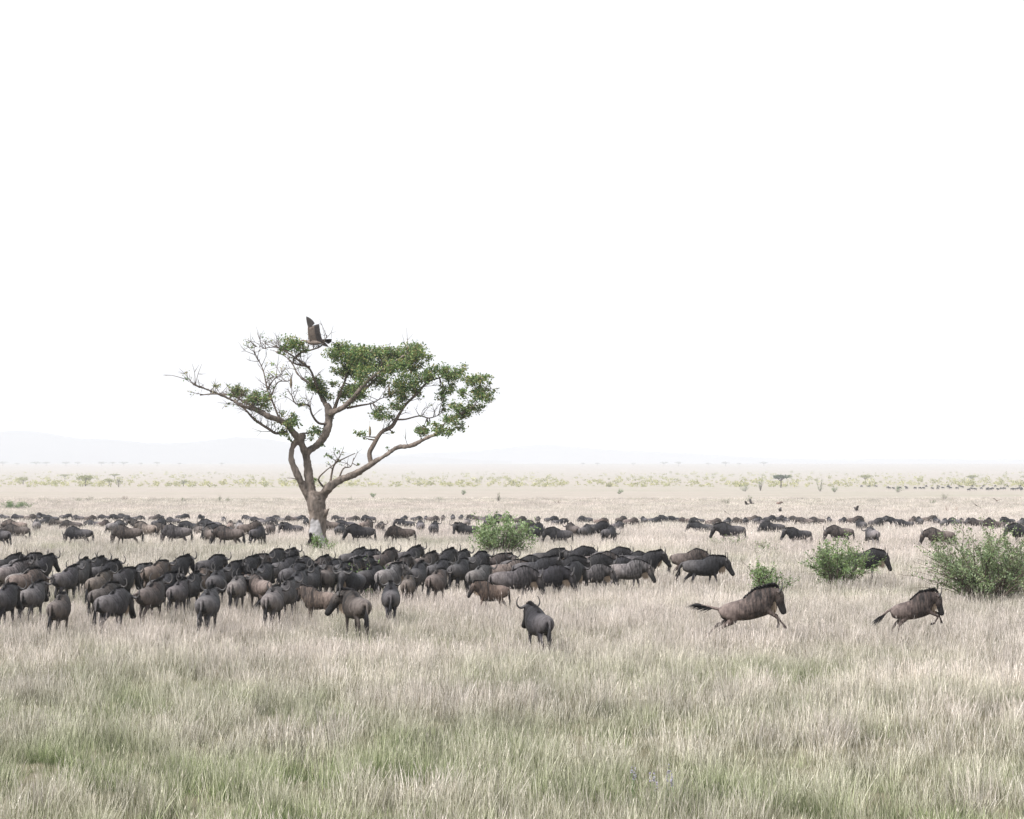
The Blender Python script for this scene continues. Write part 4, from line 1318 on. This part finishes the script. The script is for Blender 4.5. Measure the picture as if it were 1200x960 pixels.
# column, row of the withers, heading (0 = to the right, 90 = away), pose, coat, size, label
HERD = [
    # front edge of the packed herd, each with its own description
    (4, 686, 70, 'stand', 'D', 1, 'dark wildebeest cut off by the frame edge at the front of the herd'),
    (37, 681, 68, 'alert', 'G', 1, 'grey wildebeest showing its rump, long black tail hanging left, second in the front edge'),
    (69, 698, 82, 'look_l', 'B', .92, 'brown round-rumped wildebeest standing furthest forward at the left end of the herd'),
    (29, 667, 18, 'low', 'T', 1, 'tan wildebeest side-on behind the grey one at the left end'),
    (121, 682, 52, 'stand', 'B', .95, 'brown-rumped wildebeest just behind the striding grey one'),
    (131, 690, 42, 'walk', 'G', 1, 'grey wildebeest striding away with one hind leg forward, left third of herd'),
    (176, 682, 60, 'swing', 'B', 1, 'big brown-grey rump with pale tail swung across it, front of herd'),
    (208, 679, 74, 'alert', 'G', .92, 'slim grey wildebeest from behind, black tail between the swung-tail one and the wide-horned one'),
    (243, 691, 86, 'alert', 'G', 1, 'wide-horned grey wildebeest walking straight away, foremost below the gap left of the tree'),
    (277, 676, 80, 'stand', 'L', .92, 'cream-rumped pale wildebeest seen from behind, front edge left of the tree'),
    (305, 674, 118, 'back_l', 'T', .95, 'tan-faced wildebeest turning its horned head back towards the viewer'),
    (319, 686, 76, 'stand', 'L', 1, 'pale grey rump with dark tail in front of the tan-faced turning one'),
    (333, 678, 60, 'swing', 'G', 1, 'grey wildebeest with tail swung right, tight behind the pale grey rump'),
    (374, 689, 168, 'young', 'T', .86, 'tan hornless yearling side-on with its head raised, facing left below the tree'),
    (418, 693, 118, 'look_l', 'B', 1, 'brown-grey wildebeest with long black tail and dark lowered face, in front of the green weed'),
    (458, 683, 93, 'alert', 'D', 1, 'dark plump wildebeest from directly behind, wide horns above its back'),
    (478, 673, 80, 'stand', 'T', .88, 'tan-rumped young wildebeest from behind, right of the plump dark one'),
    (511, 666, 62, 'stand', 'B', 1, 'dark brown rump at the front edge between tan-rumped one and pale-backed one'),
    (560, 662, 36, 'stand', 'L', 1, 'pale-backed wildebeest with a black shoulder standing behind the red calf'),
    (577, 680, 184, 'calf', 'C', .86, 'reddish brown calf trotting left in front of the herd'),
    (632, 708, 108, 'alert', 'D', 1, 'lone dark wildebeest with lyre-shaped horns, walking away apart in the open grass'),
    (601, 664, 12, 'low', 'G', 1, 'grey wildebeest side-on walking right above the calf'),
    (638, 661, 8, 'low', 'D', 1, 'dark wildebeest side-on at the herd front, right of the one above the calf'),
    (690, 662, 4, 'walk', 'L', .86, 'small pale grey wildebeest trotting right at the tail of the moving file'),
    (734, 654, 2, 'walk', 'L', 1, 'pale grey wildebeest walking right with lowered head, nearest of the moving file'),
    (806, 643, 4, 'walk', 'B', 1, 'brown wildebeest trotting right just behind the leading dark one'),
    (823, 651, 1, 'stride', 'D', 1, 'leading dark wildebeest walking right ahead of the whole packed herd'),
    (1012, 645, 2, 'stand', 'D', 1, 'dark wildebeest standing half hidden behind the thorny green bush, facing right'),
    # the body of the packed herd
    (12, 661, 34, 'alert', 'L', 1, None), (26, 667, 25, 'stand', 'L', .95, None), (45, 652, 28, 'alert', 'D', 1, None), (29, 650, 24, 'stand', 'D', 1, None), (6, 649, 20, 'alert', 'K', 1, None), (17, 655, 30, 'stand', 'G', 1, None),
    (76, 664, 58, 'swing', 'G', 1, None), (91, 660, 62, 'alert', 'G', 1, None), (120, 657, 20, 'alert', 'K', 1, None), (104, 655, 30, 'alert', 'D', 1, None), (115, 671, 50, 'stand', 'T', .95, None), (140, 668, 38, 'stand', 'D', 1, None),
    (158, 660, 25, 'stand', 'G', .95, None), (181, 659, 36, 'stand', 'T', 1, None), (204, 654, 22, 'alert', 'D', 1, None), (190, 672, 42, 'stand', 'D', 1, None), (222, 675, 60, 'alert', 'K', .95, None), (233, 668, 60, 'stand', 'T', .9, None),
    (245, 652, 10, 'low', 'D', 1, None), (253, 668, 88, 'alert', 'D', 1, None), (284, 653, 16, 'stand', 'D', 1, None), (293, 668, 78, 'stand', 'D', .95, None), (298, 649, 20, 'stand', 'B', 1, None), (268, 660, 40, 'stand', 'K', 1, None),
    (317, 646, 24, 'stand', 'K', 1, None), (331, 644, 14, 'alert', 'D', 1, None), (306, 660, 60, 'stand', 'D', 1, None), (331, 655, 22, 'low', 'D', 1, None), (347, 668, 74, 'alert', 'D', 1, None), (363, 668, 70, 'alert', 'D', 1, None),
    (350, 653, 18, 'low', 'D', 1, None), (370, 654, 16, 'stand', 'B', .95, None), (386, 655, 24, 'low', 'D', 1, None), (382, 664, 78, 'stand', 'B', .98, None), (399, 661, 56, 'stand', 'K', 1, None), (406, 656, 10, 'low', 'D', 1, None),
    (342, 661, 40, 'stand', 'D', 1, None), (412, 642, 14, 'low', 'D', 1, None), (424, 646, 16, 'stand', 'D', 1, None), (418, 653, 14, 'stand', 'D', 1, None), (433, 663, 20, 'low', 'K', 1, None), (414, 666, 250, 'stand', 'D', 1, None),
    (448, 646, 14, 'low', 'B', 1, None), (478, 642, 10, 'alert', 'D', 1, None), (466, 653, 20, 'stand', 'B', .95, None), (496, 648, 14, 'alert', 'B', 1, None), (455, 664, 30, 'look_r', 'L', 1, None), (488, 661, 58, 'alert', 'D', 1, None),
    (512, 654, 28, 'low', 'D', 1, None), (537, 656, 48, 'stand', 'K', 1, None), (535, 647, 18, 'stand', 'D', 1, None), (517, 648, 12, 'low', 'D', 1, None), (556, 649, 18, 'low', 'D', 1, None), (576, 649, 14, 'low', 'B', 1, None), (594, 657, 18, 'stand', 'T', .95, None),
    (626, 655, 12, 'low', 'D', 1, None), (610, 650, 10, 'low', 'D', 1, None), (641, 641, 9, 'low', 'K', 1, None), (673, 641, 10, 'stand', 'K', 1, None), (660, 652, 20, 'stand', 'K', 1, None), (700, 647, 8, 'low', 'B', 1, None), (715, 641, 6, 'stand', 'D', 1, None),
    (690, 652, 12, 'low', 'D', 1, None), (718, 651, 8, 'low', 'D', .95, None), (752, 646, 8, 'alert', 'D', 1, None), (738, 644, 6, 'low', 'D', 1, None), (666, 660, 30, 'walk', 'D', 1, None),
]
# the far herd behind the tree: column, row of the withers, heading, pose, coat
FAR = [
    (5, 602, 180, 'graze', 'G'), (21, 602.5, 180, 'graze', 'D'), (35, 603, 0, 'low', 'B'), (42, 602, 180, 'stand', 'D'), (49, 602, 250, 'alert', 'D'), (43, 609, 100, 'stand', 'L'), (52, 606.5, 60, 'stand', 'D'), (61, 604.5, 170, 'stand', 'D'),
    (67, 607, 190, 'graze', 'B'), (76, 602, 10, 'alert', 'D'), (92, 603.5, 180, 'graze', 'G'), (105, 603.5, 0, 'low', 'B'), (123, 602.5, 180, 'low', 'D'), (18, 609, 180, 'low', 'T'), (1, 618, 140, 'stand', 'K'), (20, 613, 180, 'low', 'B'),
    (84, 608.5, 184, 'graze', 'B'), (93, 615.5, 180, 'graze', 'D'), (110, 607.5, 190, 'low', 'G'), (120, 608, 60, 'stand', 'B'), (137, 603, 200, 'stand', 'D'), (146, 601.5, 200, 'alert', 'G'), (153, 604.5, 180, 'graze', 'D'), (161, 603, 0, 'low', 'D'),
    (181, 603, 10, 'graze', 'B'), (188, 602.5, 250, 'stand', 'K'), (203, 606, 180, 'graze', 'G'), (213, 602.5, 10, 'stand', 'K'), (236, 602.5, 250, 'graze', 'K'), (134, 610, 60, 'stand', 'L'), (150, 616, 182, 'graze', 'B'), (161, 608, 160, 'look_l', 'B'),
    (172, 612.5, 140, 'stand', 'T'), (185, 608.5, 60, 'stand', 'D'), (194, 612, 192, 'graze', 'B'), (208, 616, 182, 'graze', 'G'), (225, 609.5, 200, 'stand', 'D'), (233, 611.5, 110, 'stand', 'B'), (246, 616, 120, 'stand', 'B'), (248, 609, 160, 'stand', 'D'),
    (262, 605, 90, 'stand', 'G'), (258, 615, 200, 'stand', 'D'), (269, 617.5, 178, 'low', 'B'), (270, 609.5, 88, 'stand', 'T'), (281, 610, 94, 'stand', 'L'), (293, 612.5, 30, 'graze', 'B'), (301, 616, 60, 'graze', 'D'), (292, 603.5, 170, 'alert', 'G'),
    (302, 605, 180, 'low', 'D'), (312, 607, 10, 'low', 'G'), (319, 603.5, 0, 'stand', 'D'), (328, 604, 150, 'alert', 'G'), (317, 611.5, 90, 'stand', 'B'), (342, 611, 180, 'look_l', 'D'), (359, 607, 265, 'stand', 'D'), (341, 604, 180, 'graze', 'B'), (350, 603.5, 10, 'stand', 'D'),
    (397, 603.5, 200, 'stand', 'G'), (413, 604, 10, 'low', 'B'), (432, 604.5, 178, 'graze', 'D'), (445, 609.5, 290, 'alert', 'B'), (385, 609, 178, 'low', 'B'), (398, 612, 76, 'stand', 'D'), (424, 615, 180, 'walk', 'D'), (406, 608, 190, 'stand', 'D'), (428, 609, 60, 'stand', 'T'),
    (473, 603.5, 60, 'stand', 'D'), (488, 603.5, 6, 'graze', 'D'), (475, 608, 190, 'alert', 'D'), (470, 615, 181, 'graze', 'B'), (493, 609, 90, 'stand', 'G'), (508, 611, 86, 'alert', 'D'), (499, 603.5, 90, 'stand', 'D'), (507, 604, 0, 'graze', 'B'), (519, 603.5, 90, 'stand', 'B'),
    (531, 603.5, 100, 'stand', 'D'), (540, 602.8, 80, 'stand', 'D'), (556, 603, 184, 'stand', 'B'), (568, 604, 10, 'low', 'G'), (547, 608, 90, 'stand', 'L'), (547, 612, 184, 'look_l', 'D'), (575, 607, 40, 'stand', 'D'), (588, 602.5, 190, 'alert', 'D'), (593, 604, 20, 'graze', 'B'),
    (608, 605.5, 30, 'stand', 'B'), (613, 609.5, 40, 'stand', 'G'), (630, 604.5, 70, 'stand', 'B'), (627, 614, 50, 'graze', 'D'), (645, 605, 20, 'stand', 'D'), (655, 606.5, 6, 'alert', 'D'), (656, 617, 182, 'stand', 'D'),
    (672, 612, 110, 'stand', 'B'), (685, 612.5, 70, 'stand', 'G'), (686, 605, 180, 'graze', 'D'), (703, 606, 20, 'stand', 'T'), (699, 611.5, 30, 'stand', 'K'), (713, 615, 60, 'graze', 'D'), (722, 609, 60, 'stand', 'G'), (727, 605, 40, 'stand', 'B'), (739, 606.5, 0, 'graze', 'B'),
    (755, 605, 100, 'stand', 'D'), (766, 605, 0, 'graze', 'D'), (780, 604, 190, 'alert', 'D'), (791, 604.5, 200, 'alert', 'D'), (803, 605, 180, 'graze', 'B'), (818, 605.5, 180, 'stand', 'D'), (823, 609.5, 180, 'alert', 'D'), (836, 607, 0, 'graze', 'B'), (852, 607, 70, 'stand', 'D'), (856, 614, 178, 'stand', 'D'),
    (867, 606, 180, 'graze', 'B'), (874, 606.5, 250, 'stand', 'D'), (881, 604.5, 0, 'low', 'T'), (887, 606, 60, 'stand', 'D'), (894, 606.5, 60, 'stand', 'G'), (901, 605, 30, 'stand', 'D'), (913, 604.8, 40, 'stand', 'D'), (922, 605, 100, 'stand', 'D'), (933, 604.2, 170, 'low', 'B'),
    (905, 610.5, 182, 'graze', 'D'), (944, 606, 160, 'stand', 'B'), (958, 606, 178, 'low', 'B'), (972, 604.8, 90, 'stand', 'D'), (987, 605.2, 60, 'stand', 'D'), (936, 616, 200, 'alert', 'D'), (985, 614.5, 180, 'low', 'B'), (1010, 608.5, 100, 'stand', 'K'), (1023, 616.5, 96, 'stand', 'L'), (1001, 606, 20, 'stand', 'B'),
    (1025, 608, 30, 'stand', 'G'), (1035, 604.8, 10, 'low', 'D'), (1049, 606, 190, 'swing', 'D'), (1061, 608, 180, 'graze', 'D'), (1069, 606, 60, 'stand', 'B'), (1078, 606.5, 100, 'stand', 'D'), (1088, 604.8, 0, 'alert', 'B'), (1098, 605.8, 100, 'stand', 'D'), (1106, 607.5, 60, 'stand', 'G'),
    (1120, 606.8, 120, 'stand', 'D'), (1127, 606.5, 90, 'stand', 'B'), (1134, 606.8, 70, 'stand', 'D'), (1145, 607.5, 178, 'low', 'B'), (1157, 606, 60, 'stand', 'D'), (1165, 608.5, 182, 'low', 'B'), (1182, 606.5, 200, 'alert', 'D'), (1196, 608, 60, 'stand', 'G'), (1101, 618, 176, 'low', 'B'), (1198, 614.5, 190, 'stand', 'K'),
]
ORD = ['first', 'second', 'third', 'fourth', 'fifth', 'sixth', 'seventh', 'eighth', 'ninth', 'tenth', 'eleventh', 'twelfth', 'thirteenth', 'fourteenth', 'fifteenth', 'sixteenth', 'seventeenth', 'eighteenth',
       'nineteenth', 'twentieth', 'twenty-first', 'twenty-second', 'twenty-third', 'twenty-fourth', 'twenty-fifth', 'twenty-sixth', 'twenty-seventh', 'twenty-eighth', 'twenty-ninth', 'thirtieth',
       'thirty-first', 'thirty-second', 'thirty-third', 'thirty-fourth', 'thirty-fifth', 'thirty-sixth']

WITHERS = 1.40
spots = []
for px, top, h, pose, coat, sc, lab in HERD:
    if px < 565 and 8 <= h < 84:
        h += (88 - h) * .58
    elif 30 <= h < 80:
        h += (84 - h) * .5
    if px > 565 and pose == 'stand':
        pose = 'easy'
    if lab is None and pose in ('low', 'stand') and px < 645:
        pose = random.choice(('alert', 'alert', 'look_r', 'stand', pose))
    spots.append(dict(p=at(px, top, WITHERS * sc), h=h + random.uniform(-3, 3), pose=pose, coat=coat, sc=sc * random.uniform(.97, 1.03), lab=lab, px=px, far=False))
for px, top, h, pose, coat in FAR:
    pose = {'stand': 'easy', 'alert': 'stand'}.get(pose, pose)
    spots.append(dict(p=at(px, top, WITHERS), h=h + random.uniform(-8, 8), pose=pose, coat=coat, sc=random.uniform(.93, 1.05), lab=None, px=px, far=True))
spots.append(dict(p=at(876, 756), h=0, pose='run', coat='R', sc=1.0, lab='leaping brown wildebeest with black mane and streaming tail, first of two runners', px=875, far=False, run=1))
spots.append(dict(p=at(1070, 753), h=0, pose='run2', coat='R', sc=.84, lab='smaller brown wildebeest galloping right, second of two runners', px=1070, far=False, run=1))

# nobody stands inside a neighbour: slide the one behind back along its line of sight
def feet(s):
    c, n = math.cos(R(s['h'])), math.sin(R(s['h']))
    return [(s['p'].x + c * k * s['sc'], s['p'].y + n * k * s['sc']) for k in (-.5, 0, .5)]
for it in range(60):
    moved = False
    for i in range(len(spots)):
        for j in range(i + 1, len(spots)):
            a, b = spots[i], spots[j]
            if abs(a['p'].x - b['p'].x) > 2.2 or abs(a['p'].y - b['p'].y) > 2.2:
                continue
            dmin = min(math.hypot(u[0] - v[0], u[1] - v[1]) for u in feet(a) for v in feet(b))
            if dmin < .62:
                near, far_ = (a, b) if a['p'].y <= b['p'].y else (b, a)
                for s, st in ((far_, .10), (near, -.05 if not near['lab'] else 0)):
                    k = (s['p'].y + st) / s['p'].y
                    s['p'] = Vector((s['p'].x * k, s['p'].y + st, float(zg(s['p'].y + st))))
                moved = True
    if not moved:
        break

def auto_label(s, word):
    return s
body = [s for s in spots if not s['far'] and not s['lab']]
for lo, hi, row in ((0, 78, 'nearer'), (78, 90, 'middle'), (90, 999, 'rearmost')):
    g = sorted([s for s in body if lo <= s['p'].y < hi], key=lambda s: s['px'])
    for k, s in enumerate(g):
        side = 'left' if k < len(g) / 2 else 'right'
        n = k if side == 'left' else len(g) - 1 - k
        s['lab'] = '%s wildebeest %s, %s from the %s in the herd\'s %s ranks' % (COATWORD[s['coat']], facing(s['h']), ORD[n], side, row)
farh = [s for s in spots if s['far']]
SECT = [(-99, 372, 'left of the tree', True), (372, 588, 'from tree to round bush', False), (588, 845, 'past the round bush', False), (845, 1300, 'in from the right edge', True)]
for x_lo, x_hi, where, rev in SECT:
    for lo, hi, row in ((0, 160, 'near'), (160, 225, 'middle'), (225, 9999, 'rear')):
        g = sorted([s for s in farh if x_lo <= s['px'] < x_hi and lo <= s['p'].y < hi], key=lambda s: -s['px'] if rev else s['px'])
        for k, s in enumerate(g):
            act = 'grazing ' if s['pose'] == 'graze' else ''
            s['lab'] = '%s%s wildebeest %s, %s %s, far %s line' % (act, COATWORD[s['coat']], facing(s['h']), ORD[k], where, row)
for s in spots:
    c = COATS[s['coat']]
    v = random.uniform(.75, 1.35)
    c = tuple(min(1, x * v) for x in c)
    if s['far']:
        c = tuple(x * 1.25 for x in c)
    c = (c[0] * random.uniform(.95, 1.06), c[1], c[2] * random.uniform(.96, 1.06))
    group = 'runners breaking away from the herd' if s.get('run') else 'wildebeest of the far herd' if s['far'] else 'wildebeest of the packed herd'
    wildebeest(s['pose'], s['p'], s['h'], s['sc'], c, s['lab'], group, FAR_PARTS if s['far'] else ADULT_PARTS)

# one small tan antelope lying on the plain beyond the far herd
ant = empty('antelope', at(913, 594), R(10), .95)
tag(ant, 'small pale reddish antelope on the plain beyond the far herd', 'antelope')
for part in ('body', 'ear', 'tail'):
    for me in PROTO['young'][part]:
        ob(part, me, ant).color = (.34, .20, .13, 1)

# specks of another herd near the distant scrub
q = np.random.default_rng(9)
specks = [(x + q.uniform(-3, 3), 573.4 + q.uniform(-.9, .9)) for x in (1038, 1042, 1046, 1050, 1058, 1062, 1066, 1070, 1074, 1079, 1084, 1090, 1097, 1104, 1109, 1115, 1122, 1130)]
specks += [(x + q.uniform(-3, 3), 575 + q.uniform(-1, 1)) for x in (1137, 1141, 1144, 1148, 1155, 1158, 1161, 1165, 1168, 1172, 1176, 1180, 1184, 1188, 1191, 1194, 1197, 1199)]
specks += [(x, 571.5 + q.uniform(-.3, .3)) for x in (1010, 1018, 1027, 1085, 1100, 1112, 1125, 1139, 1152, 1166, 1181, 1195)]
for i, (a, b) in enumerate(specks):
    o = ob('distant_wildebeest', PROTO[('graze', 'low', 'stand')[i % 3]]['body'][0])
    o.location = at(a, b)
    o.rotation_euler = (0, 0, R(float(q.choice([0, 180, 20, 200, 160]))))
    o.color = (.03, .028, .028, 1)
    tag(o, 'tiny dark grazing animal in the distant herd line near the scrub', 'wildebeest', 'distant herd specks')
